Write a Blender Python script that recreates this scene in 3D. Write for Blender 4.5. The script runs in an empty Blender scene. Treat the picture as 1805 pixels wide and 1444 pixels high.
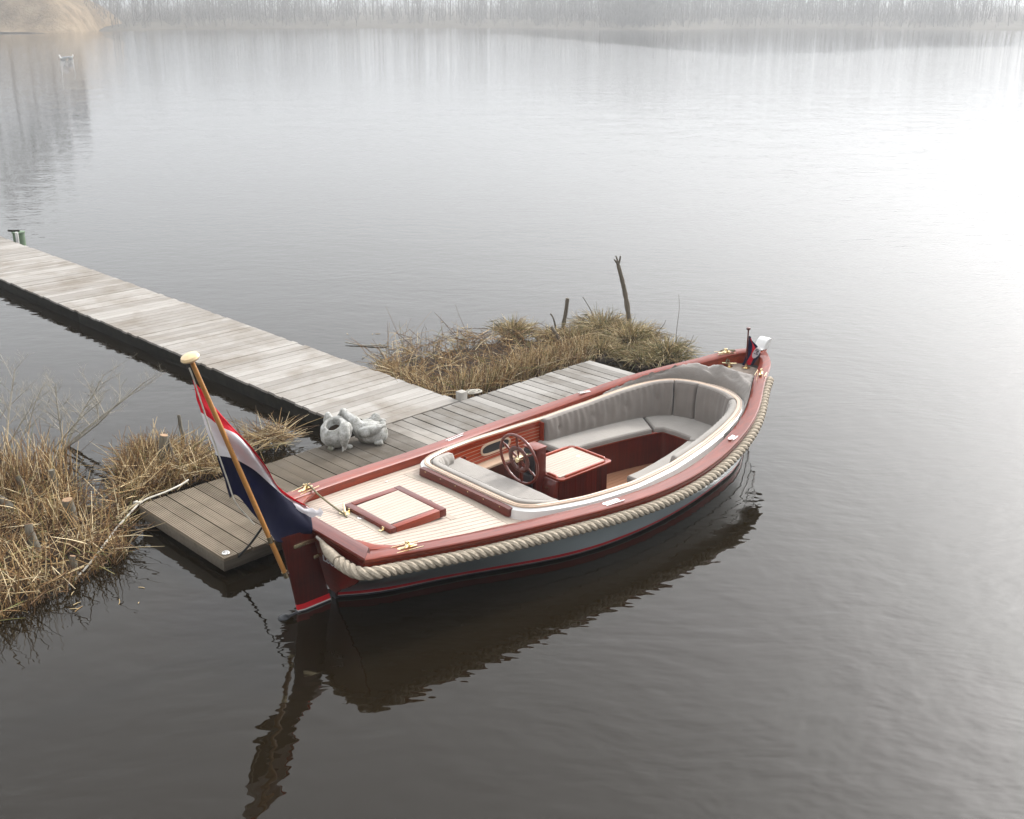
import bpy, bmesh, math, random
from mathutils import Vector, Matrix, noise as mnoise
random.seed(7)
scene = bpy.context.scene
col = scene.collection
R = math.radians

# ------------------------------------------------------------------ camera, sky, sun, exposure
CAM_H = 4.8
PITCH = 20.1494
LENS = 38.593
cam_d = bpy.data.cameras.new("camera")
cam = bpy.data.objects.new("camera", cam_d)
col.objects.link(cam)
cam.location = (0, 0, CAM_H)
cam.rotation_euler = (R(90 - PITCH), 0, 0)
cam_d.sensor_width = 36.0
cam_d.lens = LENS
cam_d.clip_start = 0.05
cam_d.clip_end = 6000
scene.camera = cam

SUN_AZ, SUN_EL = 43.5, 33.0          # azimuth clockwise from +Y (view direction)
world = bpy.data.worlds.new("World")
scene.world = world
world.use_nodes = True
wn = world.node_tree
wn.nodes.clear()
w_out = wn.nodes.new("ShaderNodeOutputWorld")
w_bg = wn.nodes.new("ShaderNodeBackground")
w_hs = wn.nodes.new("ShaderNodeHueSaturation")
w_sky = wn.nodes.new("ShaderNodeTexSky")
w_sky.sky_type = 'NISHITA'
w_sky.sun_disc = False
w_sky.sun_elevation = R(SUN_EL)
w_sky.sun_rotation = R(SUN_AZ)
w_sky.air_density = 1.0
w_sky.dust_density = 10.0
w_sky.ozone_density = 1.0
w_hs.inputs['Saturation'].default_value = 0.12
w_bg.inputs['Strength'].default_value = 0.15
wn.links.new(w_sky.outputs[0], w_hs.inputs['Color'])
w_mix = wn.nodes.new("ShaderNodeMix")          # thin even overcast veiling the clear-sky gradient
w_mix.data_type = 'RGBA'
w_mix.inputs[0].default_value = 0.47
w_mix.inputs[7].default_value = (10.0, 10.3, 10.6, 1)
wn.links.new(w_hs.outputs[0], w_mix.inputs[6])
wn.links.new(w_mix.outputs[2], w_bg.inputs['Color'])
wn.links.new(w_bg.outputs[0], w_out.inputs['Surface'])

sun_d = bpy.data.lights.new("sun", 'SUN')
sun_d.energy = 1.5
sun_d.angle = R(10)
sun_d.color = (1.0, 0.965, 0.92)
sun = bpy.data.objects.new("sun", sun_d)
col.objects.link(sun)
sd = Vector((math.sin(R(SUN_AZ)) * math.cos(R(SUN_EL)), math.cos(R(SUN_AZ)) * math.cos(R(SUN_EL)), math.sin(R(SUN_EL))))
sun.rotation_euler = sd.to_track_quat('Z', 'Y').to_euler()
sun.location = sd * 40

vs = scene.view_settings
vs.view_transform = 'Standard'
vs.look = 'None'
vs.gamma = 1.0
vs.use_curve_mapping = False
vs.exposure = 0.97
scene.render.engine = 'CYCLES'
try:
    scene.cycles.use_denoising = True
    scene.cycles.denoiser = 'OPENIMAGEDENOISE'
except Exception:
    pass
scene.cycles.max_bounces = 8
scene.cycles.volume_bounces = 1
scene.cycles.sample_clamp_indirect = 6
scene.cycles.caustics_reflective = False
scene.cycles.caustics_refractive = False

# ------------------------------------------------------------------ helpers
FPX = LENS / 36.0 * 1805
_c, _s = math.cos(R(PITCH)), math.sin(R(PITCH))
def at(px, py, z=0.0):
    """point of the horizontal plane z that was measured at this spot of the photograph (survey of the site)"""
    u, v = (px - 902.5) / FPX, (py - 722.0) / FPX
    d = Vector((u, _c - v * _s, -_s - v * _c))
    t = (z - CAM_H) / d.z
    return Vector((0, 0, CAM_H)) + d * t

BOX, BOY, BHD = -1.66844289, 8.24238165, R(42.781775745863186)
BL = 6.312703
BOATM = Matrix.Translation((BOX, BOY, 0)) @ Matrix.Rotation(BHD, 4, 'Z')
BINV = BOATM.inverted()
def bl(px, py, z):
    return BINV @ at(px, py, z)

def spline(xk, yk):
    n = len(xk)
    h = [xk[i+1]-xk[i] for i in range(n-1)]
    a = [0.0]*n; b = [1.0]*n; c = [0.0]*n; r = [0.0]*n
    for i in range(1, n-1):
        a[i] = h[i-1]; b[i] = 2*(h[i-1]+h[i]); c[i] = h[i]
        r[i] = 6*((yk[i+1]-yk[i])/h[i]-(yk[i]-yk[i-1])/h[i-1])
    for i in range(1, n):
        w = a[i]/b[i-1]; b[i] -= w*c[i-1]; r[i] -= w*r[i-1]
    M = [0.0]*n
    M[-1] = r[-1]/b[-1]
    for i in range(n-2, -1, -1):
        M[i] = (r[i]-c[i]*M[i+1])/b[i]
    def ev(x):
        i = 0
        while i < n-2 and x > xk[i+1]: i += 1
        A, B = xk[i+1]-x, x-xk[i]
        return M[i]*A**3/(6*h[i])+M[i+1]*B**3/(6*h[i])+(yk[i]/h[i]-M[i]*h[i]/6)*A+(yk[i+1]/h[i]-M[i+1]*h[i]/6)*B
    return ev
def lin(xk, yk):
    def ev(x):
        if x <= xk[0]: return yk[0]
        for i in range(len(xk)-1):
            if x <= xk[i+1]:
                t = (x-xk[i])/(xk[i+1]-xk[i]); return yk[i]+(yk[i+1]-yk[i])*t
        return yk[-1]
    return ev
def cat(pts, n):
    """catmull-rom through 3-D points, n samples per span"""
    P = [Vector(p) for p in pts]
    out = []
    for i in range(len(P)-1):
        p0 = P[max(i-1, 0)]; p1 = P[i]; p2 = P[i+1]; p3 = P[min(i+2, len(P)-1)]
        for k in range(n):
            t = k/n
            out.append(0.5*((2*p1)+(p2-p0)*t+(2*p0-5*p1+4*p2-p3)*t*t+(3*p1-p0-3*p2+p3)*t**3))
    out.append(P[-1])
    return out

class MB:
    """collects geometry; build() links it as one mesh object"""
    def __init__(self): self.v = []; self.f = []; self.m = []; self.c = []; self.cur = 0; self.ccol = None
    def add(self, vs, fs):
        o = len(self.v)
        self.v += [tuple(x) for x in vs]
        for f in fs:
            self.f.append(tuple(i+o for i in f)); self.m.append(self.cur)
        if self.ccol is not None: self.c += [self.ccol]*len(vs)
        return self
    def box(self, c, s, M=None):
        x, y, z = s[0]/2, s[1]/2, s[2]/2
        vs = [Vector((i*x, j*y, k*z)) for k in (-1, 1) for j in (-1, 1) for i in (-1, 1)]
        if M is not None: vs = [M @ v for v in vs]
        vs = [v+Vector(c) for v in vs]
        return self.add(vs, [(0,2,3,1),(4,5,7,6),(0,1,5,4),(2,6,7,3),(0,4,6,2),(1,3,7,5)])
    def loft(self, rings, closed=True, caps=True):
        n = len(rings[0]); vs = [p for r in rings for p in r]; fs = []
        for i in range(len(rings)-1):
            for j in range(n if closed else n-1):
                a = i*n+j; b = i*n+(j+1) % n
                fs.append((a, b, b+n, a+n))
        if caps and closed:
            fs.append(tuple(range(n-1, -1, -1))); fs.append(tuple((len(rings)-1)*n+j for j in range(n)))
        return self.add(vs, fs)
    def tube(self, path, rad, seg=6, caps=True):
        P = [Vector(p) for p in path]
        if not hasattr(rad, '__len__'): rad = [rad]*len(P)
        T0 = (P[1]-P[0]).normalized()
        N = T0.orthogonal().normalized()
        rings = []
        for i, p in enumerate(P):
            T = (P[min(i+1, len(P)-1)]-P[max(i-1, 0)])
            T = T.normalized() if T.length > 1e-9 else T0
            N = (N-T*N.dot(T)); N = N.normalized() if N.length > 1e-6 else T.orthogonal().normalized()
            B = T.cross(N)
            rings.append([p+(N*math.cos(2*math.pi*k/seg)+B*math.sin(2*math.pi*k/seg))*rad[i] for k in range(seg)])
        return self.loft(rings, True, caps)
    def prism(self, poly, z0, z1):
        """poly: list of (x,y) ccw; z0/z1 numbers or functions of (x,y)"""
        f0 = z0 if callable(z0) else (lambda x, y: z0)
        f1 = z1 if callable(z1) else (lambda x, y: z1)
        n = len(poly)
        vs = [(x, y, f0(x, y)) for x, y in poly]+[(x, y, f1(x, y)) for x, y in poly]
        return self.add(vs, [tuple(range(n-1, -1, -1)), tuple(range(n, 2*n))]+[(i, (i+1) % n, n+(i+1) % n, n+i) for i in range(n)])
    def lathe(self, prof, seg=24, M=None):
        rings = []
        for r, z in prof:
            rr = [Vector((r*math.cos(2*math.pi*k/seg), r*math.sin(2*math.pi*k/seg), z)) for k in range(seg)]
            rings.append([M @ v for v in rr] if M is not None else rr)
        return self.loft(rings, True, True)
    def build(self, name, mat, parent=None, smooth=True, M=None, angle=40, bevel=0):
        me = bpy.data.meshes.new(name)
        me.from_pydata(self.v, [], self.f)
        mats = mat if isinstance(mat, (list, tuple)) else [mat]
        for m in mats: me.materials.append(m)
        if len(mats) > 1: me.polygons.foreach_set('material_index', self.m)
        if self.c and len(self.c) == len(self.v):
            ca = me.color_attributes.new("Col", 'FLOAT_COLOR', 'POINT')
            flat = []
            for q in self.c: flat += [q[0], q[1], q[2], 1.0]
            ca.data.foreach_set('color', flat)
        bm = bmesh.new(); bm.from_mesh(me)
        bmesh.ops.recalc_face_normals(bm, faces=bm.faces)
        if bevel:
            es = [e for e in bm.edges if len(e.link_faces) == 2 and e.calc_face_angle(0) > R(35)]
            bmesh.ops.bevel(bm, geom=es, offset=bevel, segments=2, affect='EDGES', profile=0.5, clamp_overlap=True)
        bm.to_mesh(me); bm.free()
        if smooth:
            me.polygons.foreach_set('use_smooth', [True]*len(me.polygons))
            try: me.set_sharp_from_angle(angle=R(angle))
            except Exception: pass
        me.update()
        o = bpy.data.objects.new(name, me)
        col.objects.link(o)
        if M is not None: o.matrix_world = M
        if parent is not None:
            o.parent = parent
        return o
def tag(o, label=None, cat_=None, group=None, kind=None):
    if label: o['label'] = label
    if cat_: o['category'] = cat_
    if group: o['group'] = group
    if kind: o['kind'] = kind
    return o
def empty(name, label, cat_, M=None, group=None):
    o = bpy.data.objects.new(name, None)
    o.empty_display_size = 0.2
    col.objects.link(o)
    if M is not None: o.matrix_world = M
    return tag(o, label, cat_, group)
def on_boat(mb, name, mat, label, cat_, org=(0, 0, 0), group=None, **k):
    """a thing that rests in the boat: top-level, its origin at org in boat coordinates"""
    o = Vector(org)
    mb.v = [tuple(Vector(p)-o) for p in mb.v]
    ob = mb.build(name, mat, None, M=BOATM @ Matrix.Translation(o), **k)
    for pth in getattr(mb, 'pipe', []):
        pm = MB(); q_ = [Vector(p)-o for p in pth]; pm.tube(q_+[q_[0]] if getattr(mb, 'pclosed', True) else q_, 0.0042, 6, caps=False)
        pm.build('piping', mat, ob)
    return tag(ob, label, cat_, group)

# ------------------------------------------------------------------ materials
def new_mat(name):
    m = bpy.data.materials.new(name); m.use_nodes = True
    nt = m.node_tree
    return m, nt, nt.nodes['Principled BSDF']
def nd(nt, t, **k):
    n = nt.nodes.new(t)
    for a, b in k.items():
        if a in n.inputs.keys(): n.inputs[a].default_value = b
        else: setattr(n, a, b)
    return n
def coords(nt, scale=(1, 1, 1), kind='Object', rot=(0, 0, 0)):
    tc = nd(nt, 'ShaderNodeTexCoord'); mp = nd(nt, 'ShaderNodeMapping')
    mp.inputs['Scale'].default_value = scale; mp.inputs['Rotation'].default_value = rot
    nt.links.new(tc.outputs[kind], mp.inputs['Vector'])
    return mp.outputs['Vector']
def noi(nt, vec, scale=5.0, detail=4.0, rough=0.55, dist=0.0):
    n = nd(nt, 'ShaderNodeTexNoise'); n.inputs['Scale'].default_value = scale; n.inputs['Detail'].default_value = detail
    n.inputs['Roughness'].default_value = rough; n.inputs['Distortion'].default_value = dist
    if vec is not None: nt.links.new(vec, n.inputs['Vector'])
    return n.outputs['Fac']
def ramp(nt, fac, stops):
    r = nd(nt, 'ShaderNodeValToRGB'); e = r.color_ramp.elements
    while len(e) < len(stops): e.new(0.5)
    for el, (p, c) in zip(e, stops):
        el.position = p; el.color = (*c, 1.0) if len(c) == 3 else c
    nt.links.new(fac, r.inputs['Fac'])
    return r.outputs['Color']
def mix(nt, fac, a, b, mode='MIX'):
    n = nd(nt, 'ShaderNodeMix'); n.data_type = 'RGBA'; n.blend_type = mode
    for idx, val in ((0, fac), (6, a), (7, b)):
        if hasattr(val, 'is_linked') or isinstance(val, bpy.types.NodeSocket): nt.links.new(val, n.inputs[idx])
        else: n.inputs[idx].default_value = val if idx == 0 else (*val, 1.0)
    return n.outputs[2]
def math_(nt, op, a, b=0.0):
    n = nd(nt, 'ShaderNodeMath'); n.operation = op
    for i, v in ((0, a), (1, b)):
        if isinstance(v, bpy.types.NodeSocket): nt.links.new(v, n.inputs[i])
        else: n.inputs[i].default_value = v
    return n.outputs[0]
def bump(nt, bsdf, h, dist=0.01, strength=1.0, normal=None):
    b = nd(nt, 'ShaderNodeBump'); b.inputs['Distance'].default_value = dist; b.inputs['Strength'].default_value = strength
    nt.links.new(h, b.inputs['Height'])
    if normal is not None: nt.links.new(normal, b.inputs['Normal'])
    if bsdf is not None: nt.links.new(b.outputs[0], bsdf.inputs['Normal'])
    return b.outputs[0]
def plain(name, c, rough=0.5, metal=0.0, coat=0.0, var=0.12, nscale=12.0, bmp=0.0, bscale=60.0, spec=0.5):
    m, nt, b = new_mat(name)
    v = coords(nt)
    f = noi(nt, v, nscale, 5)
    lo = tuple(max(0, x*(1-var)) for x in c); hi = tuple(min(1, x*(1+var)) for x in c)
    nt.links.new(ramp(nt, f, [(0.3, lo), (0.7, hi)]), b.inputs['Base Color'])
    b.inputs['Roughness'].default_value = rough; b.inputs['Metallic'].default_value = metal
    b.inputs['Coat Weight'].default_value = coat; b.inputs['Coat Roughness'].default_value = 0.06
    b.inputs['Specular IOR Level'].default_value = spec
    if bmp: bump(nt, b, noi(nt, v, bscale, 3), bmp)
    return m
def wood(name, dark, light, rough=0.35, coat=0.0, scale=(2.2, 45, 45), bmp=0.0006, blotch=0.35, rot=(0, 0, 0), rnd=0.25):
    m, nt, b = new_mat(name)
    v = coords(nt, scale, rot=rot)
    oi = nd(nt, 'ShaderNodeObjectInfo')
    add = nd(nt, 'ShaderNodeVectorMath'); add.operation = 'ADD'
    cmb = nd(nt, 'ShaderNodeCombineXYZ'); nt.links.new(math_(nt, 'MULTIPLY', oi.outputs['Random'], 37.0), cmb.inputs[0])
    nt.links.new(v, add.inputs[0]); nt.links.new(cmb.outputs[0], add.inputs[1])
    f = noi(nt, add.outputs[0], 1.0, 6, 0.6, 0.6)
    v2 = coords(nt, (1.3, 5, 5), rot=rot)
    f2 = noi(nt, v2, 1.0, 3)
    mixf = math_(nt, 'ADD', math_(nt, 'MULTIPLY', f, 1-blotch), math_(nt, 'MULTIPLY', f2, blotch))
    mixf = math_(nt, 'ADD', mixf, math_(nt, 'MULTIPLY', math_(nt, 'SUBTRACT', oi.outputs['Random'], 0.5), rnd))
    nt.links.new(ramp(nt, mixf, [(0.28, dark), (0.72, light)]), b.inputs['Base Color'])
    b.inputs['Roughness'].default_value = rough; b.inputs['Specular IOR Level'].default_value = 0.3
    b.inputs['Coat Weight'].default_value = coat; b.inputs['Coat Roughness'].default_value = 0.05
    if bmp: bump(nt, b, f, bmp)
    return m
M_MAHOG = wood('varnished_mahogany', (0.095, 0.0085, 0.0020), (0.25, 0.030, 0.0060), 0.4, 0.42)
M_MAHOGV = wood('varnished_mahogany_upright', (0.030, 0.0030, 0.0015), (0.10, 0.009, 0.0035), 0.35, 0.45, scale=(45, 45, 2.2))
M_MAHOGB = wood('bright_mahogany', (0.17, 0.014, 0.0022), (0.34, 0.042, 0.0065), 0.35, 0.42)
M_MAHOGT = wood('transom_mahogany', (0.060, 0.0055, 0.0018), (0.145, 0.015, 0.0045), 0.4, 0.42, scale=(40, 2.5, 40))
M_TEAK = wood('scrubbed_teak', (0.36, 0.290, 0.238), (0.50, 0.418, 0.355), 0.6, 0.0, scale=(2, 60, 60), rnd=0.1)
M_TEAKX = wood('scrubbed_teak_margin', (0.28, 0.235, 0.19), (0.39, 0.335, 0.275), 0.6, 0.0, scale=(30, 3, 30), rnd=0.1)
M_RIM = wood('pale_ash_rim', (0.42, 0.29, 0.20), (0.58, 0.44, 0.33), 0.35, 0.7, scale=(2, 40, 40), rnd=0.1)
M_SOLE = wood('cockpit_sole_teak', (0.17, 0.075, 0.04), (0.32, 0.16, 0.09), 0.45, 0.3, scale=(2, 50, 50))
M_POLE = wood('varnished_pine', (0.30, 0.125, 0.030), (0.45, 0.21, 0.06), 0.3, 0.7, scale=(40, 40, 2))
M_KNOB = wood('pale_turned_wood', (0.50, 0.33, 0.16), (0.70, 0.52, 0.29), 0.4, 0.6, scale=(20, 20, 20))
M_CAULK = plain('black_caulking', (0.03, 0.028, 0.027), 0.7)
M_WHITE = plain('white_gelcoat', (0.62, 0.61, 0.59), 0.25, 0, 0.6, 0.03)
M_HULL = plain('grey_blue_paint', (0.30, 0.34, 0.355), 0.32, 0, 0.3, 0.06, 3.0)
M_RED = plain('red_boot_stripe', (0.60, 0.012, 0.02), 0.3, 0, 0.5, 0.06)
M_BLACK = plain('black_antifouling', (0.012, 0.014, 0.018), 0.4, 0, 0.2, 0.2)
M_RUBBER = plain('black_rubber', (0.018, 0.018, 0.02), 0.55)
M_BRASS = plain('polished_brass', (0.80, 0.67, 0.42), 0.25, 1.0, 0, 0.08)
M_CHROME = plain('polished_steel', (0.80, 0.79, 0.77), 0.16, 1.0, 0, 0.05)
M_ROPE = plain('manila_rope', (0.35, 0.298, 0.232), 0.85, 0, 0, 0.22, 40, 0.002, 180, 0.2)
M_LINE = plain('olive_mooring_line', (0.16, 0.14, 0.085), 0.8, 0, 0, 0.3, 60, 0.001, 200, 0.2)
M_WLINE = plain('weathered_white_line', (0.48, 0.45, 0.39), 0.85, 0, 0, 0.3, 14, 0.002, 200, 0.2)
M_BLINE = plain('black_line', (0.015, 0.015, 0.016), 0.7)
def cloth(name, c, wr=0.004):
    m, nt, b = new_mat(name)
    v = coords(nt)
    f = noi(nt, v, 4.0, 5); weave = noi(nt, v, 420.0, 2)
    lo = tuple(x*0.90 for x in c); hi = tuple(min(1, x*1.08) for x in c)
    nt.links.new(ramp(nt, f, [(0.3, lo), (0.7, hi)]), b.inputs['Base Color'])
    b.inputs['Roughness'].default_value = 0.85; b.inputs['Specular IOR Level'].default_value = 0.2
    b.inputs['Sheen Weight'].default_value = 0.25
    n1 = bump(nt, None, weave, 0.0006)
    bump(nt, b, noi(nt, v, 9.0, 4, 0.6, 0.4), wr, 1.0, n1)
    return m
M_CUSH = cloth('light_grey_canvas', (0.255, 0.233, 0.210))
M_CUSHB = cloth('taupe_grey_canvas', (0.185, 0.163, 0.145))
M_COVER = cloth('grey_cover_canvas', (0.20, 0.180, 0.163), 0.012)
def decking(name):
    """weathered hardwood: each plank its own tone, brown patches, green-brown stains"""
    m, nt, b = new_mat(name)
    oi = nd(nt, 'ShaderNodeObjectInfo')
    v = coords(nt, (1.6, 30, 30))
    cmb = nd(nt, 'ShaderNodeCombineXYZ')
    nt.links.new(math_(nt, 'MULTIPLY', oi.outputs['Random'], 91.0), cmb.inputs[0]); nt.links.new(math_(nt, 'MULTIPLY', oi.outputs['Random'], 53.0), cmb.inputs[1])
    add = nd(nt, 'ShaderNodeVectorMath'); add.operation = 'ADD'; nt.links.new(v, add.inputs[0]); nt.links.new(cmb.outputs[0], add.inputs[1])
    grain = noi(nt, add.outputs[0], 1.0, 8, 0.65, 0.5)
    geo = nd(nt, 'ShaderNodeNewGeometry')
    patch = noi(nt, geo.outputs['Position'], 1.1, 5, 0.6, 0.4)
    patch2 = noi(nt, geo.outputs['Position'], 3.7, 5, 0.65)
    return m, nt, b, oi, grain, patch, patch2
def finish_deck(tup, grey0, grey1, brown, brown_amt, rough=0.75, rnd=0.45, far=None):
    m, nt, b, oi, grain, patch, patch2 = tup
    tone = math_(nt, 'ADD', math_(nt, 'MULTIPLY', grain, 0.75), math_(nt, 'MULTIPLY', oi.outputs['Random'], rnd))
    base = ramp(nt, tone, [(0.25, grey0), (0.85, grey1)])
    if far:      # the far, more trodden half has bleached greyer
        geo = nd(nt, 'ShaderNodeNewGeometry'); dt = nd(nt, 'ShaderNodeVectorMath'); dt.operation = 'DOT_PRODUCT'; dt.inputs[1].default_value = (0.7105, 0.7037, 0)
        nt.links.new(geo.outputs['Position'], dt.inputs[0])
        mr = nd(nt, 'ShaderNodeMapRange'); mr.inputs[1].default_value = 4.29+1.2; mr.inputs[2].default_value = 4.29+3.6
        nt.links.new(math_(nt, 'ADD', dt.outputs['Value'], math_(nt, 'MULTIPLY', math_(nt, 'SUBTRACT', patch, 0.5), 2.5)), mr.inputs[0])
        base = mix(nt, mr.outputs[0], base, ramp(nt, tone, [(0.25, far[0]), (0.85, far[1])]))
    st = math_(nt, 'ADD', math_(nt, 'MULTIPLY', patch, 0.7), math_(nt, 'ADD', math_(nt, 'MULTIPLY', patch2, 0.35), math_(nt, 'MULTIPLY', grain, 0.25)))
    k = nd(nt, 'ShaderNodeMapRange'); k.inputs[1].default_value = 0.60; k.inputs[2].default_value = 0.80; k.inputs[3].default_value = 0; k.inputs[4].default_value = brown_amt
    nt.links.new(st, k.inputs[0])
    nt.links.new(mix(nt, k.outputs[0], base, brown), b.inputs['Base Color'])
    b.inputs['Roughness'].default_value = rough; b.inputs['Specular IOR Level'].default_value = 0.35
    bump(nt, b, grain, 0.0015)
    return m
M_DECK = finish_deck(decking('weathered_grooved_decking'), (0.090, 0.068, 0.045), (0.225, 0.180, 0.130), (0.060, 0.042, 0.022), 0.7, far=((0.115, 0.104, 0.09), (0.27, 0.255, 0.235)))
M_DECKG = M_DECK
M_WALK = finish_deck(decking('silvered_walkway_planks'), (0.185, 0.167, 0.147), (0.315, 0.295, 0.270), (0.13, 0.102, 0.072), 0.7)
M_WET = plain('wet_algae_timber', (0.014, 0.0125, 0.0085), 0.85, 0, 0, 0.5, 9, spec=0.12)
M_FASCIA = wood('weathered_fascia', (0.055, 0.045, 0.032), (0.15, 0.128, 0.10), 0.75, 0.0, scale=(2, 30, 30))
M_POST = wood('grey_post_timber', (0.17, 0.155, 0.13), (0.34, 0.32, 0.29), 0.8, 0.0, scale=(30, 30, 2))
def bark(name, lo, hi):
    m, nt, b = new_mat(name)
    v = coords(nt, (14, 14, 3)); f = noi(nt, v, 1.6, 7, 0.65, 0.5)
    f2 = noi(nt, coords(nt), 5, 3)
    nt.links.new(mix(nt, math_(nt, 'MULTIPLY', f2, 0.55), ramp(nt, f, [(0.3, lo), (0.72, hi)]), (0.13, 0.125, 0.085)), b.inputs['Base Color'])
    b.inputs['Roughness'].default_value = 0.85
    bump(nt, b, f, 0.006)
    return m
M_BARK = bark('stump_bark', (0.06, 0.05, 0.04), (0.23, 0.20, 0.16))
M_STICK = bark('dead_stick_bark', (0.045, 0.032, 0.024), (0.14, 0.105, 0.08))
M_TWIG = bark('pale_bare_twigs', (0.22, 0.195, 0.16), (0.46, 0.42, 0.36))
M_CUT = plain('fresh_cut_wood', (0.27, 0.165, 0.09), 0.75, 0, 0, 0.25, 25)
def vcol(name, rough=0.75, trans=0.0):
    m, nt, b = new_mat(name)
    a = nd(nt, 'ShaderNodeVertexColor'); a.layer_name = 'Col'
    f = noi(nt, coords(nt), 30, 3)
    nt.links.new(mix(nt, 0.35, a.outputs[0], ramp(nt, f, [(0.3, (0.5, 0.5, 0.5)), (0.7, (1, 1, 1))]), 'MULTIPLY'), b.inputs['Base Color'])
    b.inputs['Roughness'].default_value = rough; b.inputs['Specular IOR Level'].default_value = 0.25
    return m
M_REED = vcol('dry_reed')
def concrete():
    m, nt, b = new_mat('lichen_concrete')
    v = coords(nt)
    f = noi(nt, v, 9, 7, 0.7, 0.3); g = noi(nt, v, 34, 5, 0.7)
    base = ramp(nt, f, [(0.32, (0.13, 0.125, 0.11)), (0.5, (0.33, 0.325, 0.305)), (0.66, (0.52, 0.515, 0.50))])
    k = ramp(nt, g, [(0.54, (0, 0, 0)), (0.66, (0.75, 0.75, 0.75))])
    base = mix(nt, k, base, (0.16, 0.165, 0.12))
    sx = nd(nt, 'ShaderNodeSeparateXYZ'); nt.links.new(v, sx.inputs[0])
    low = nd(nt, 'ShaderNodeMapRange'); low.inputs[1].default_value = 0.13; low.inputs[2].default_value = 0.0; low.inputs[3].default_value = 0.0; low.inputs[4].default_value = 0.8
    nt.links.new(math_(nt, 'ADD', sx.outputs[2], math_(nt, 'MULTIPLY', f, 0.12)), low.inputs[0])
    nt.links.new(mix(nt, low.outputs[0], base, (0.125, 0.115, 0.04)), b.inputs['Base Color'])   # algae growing up from the foot
    b.inputs['Roughness'].default_value = 0.9
    n1 = bump(nt, None, g, 0.006); bump(nt, b, noi(nt, v, 60, 4), 0.004, 1.0, n1)
    return m
M_CONC = concrete()
def flagmat(name, c):
    m, nt, b = new_mat(name)
    v = coords(nt)
    f = noi(nt, v, 7, 4)
    cc = ramp(nt, f, [(0.3, tuple(x*0.88 for x in c)), (0.7, c)])
    nt.links.new(cc, b.inputs['Base Color'])
    b.inputs['Roughness'].default_value = 0.75; b.inputs['Specular IOR Level'].default_value = 0.25
    bump(nt, b, noi(nt, v, 600, 2), 0.0004)
    tr = nd(nt, 'ShaderNodeBsdfTranslucent'); nt.links.new(cc, tr.inputs['Color'])
    mx = nd(nt, 'ShaderNodeMixShader'); mx.inputs[0].default_value = 0.3
    out = nt.nodes['Material Output']
    nt.links.new(b.outputs[0], mx.inputs[1]); nt.links.new(tr.outputs[0], mx.inputs[2]); nt.links.new(mx.outputs[0], out.inputs['Surface'])
    return m
M_FR = flagmat('flag_red', (0.50, 0.008, 0.022)); M_FW = flagmat('flag_white', (0.66, 0.65, 0.67)); M_FB = flagmat('flag_navy', (0.004, 0.005, 0.024))

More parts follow.
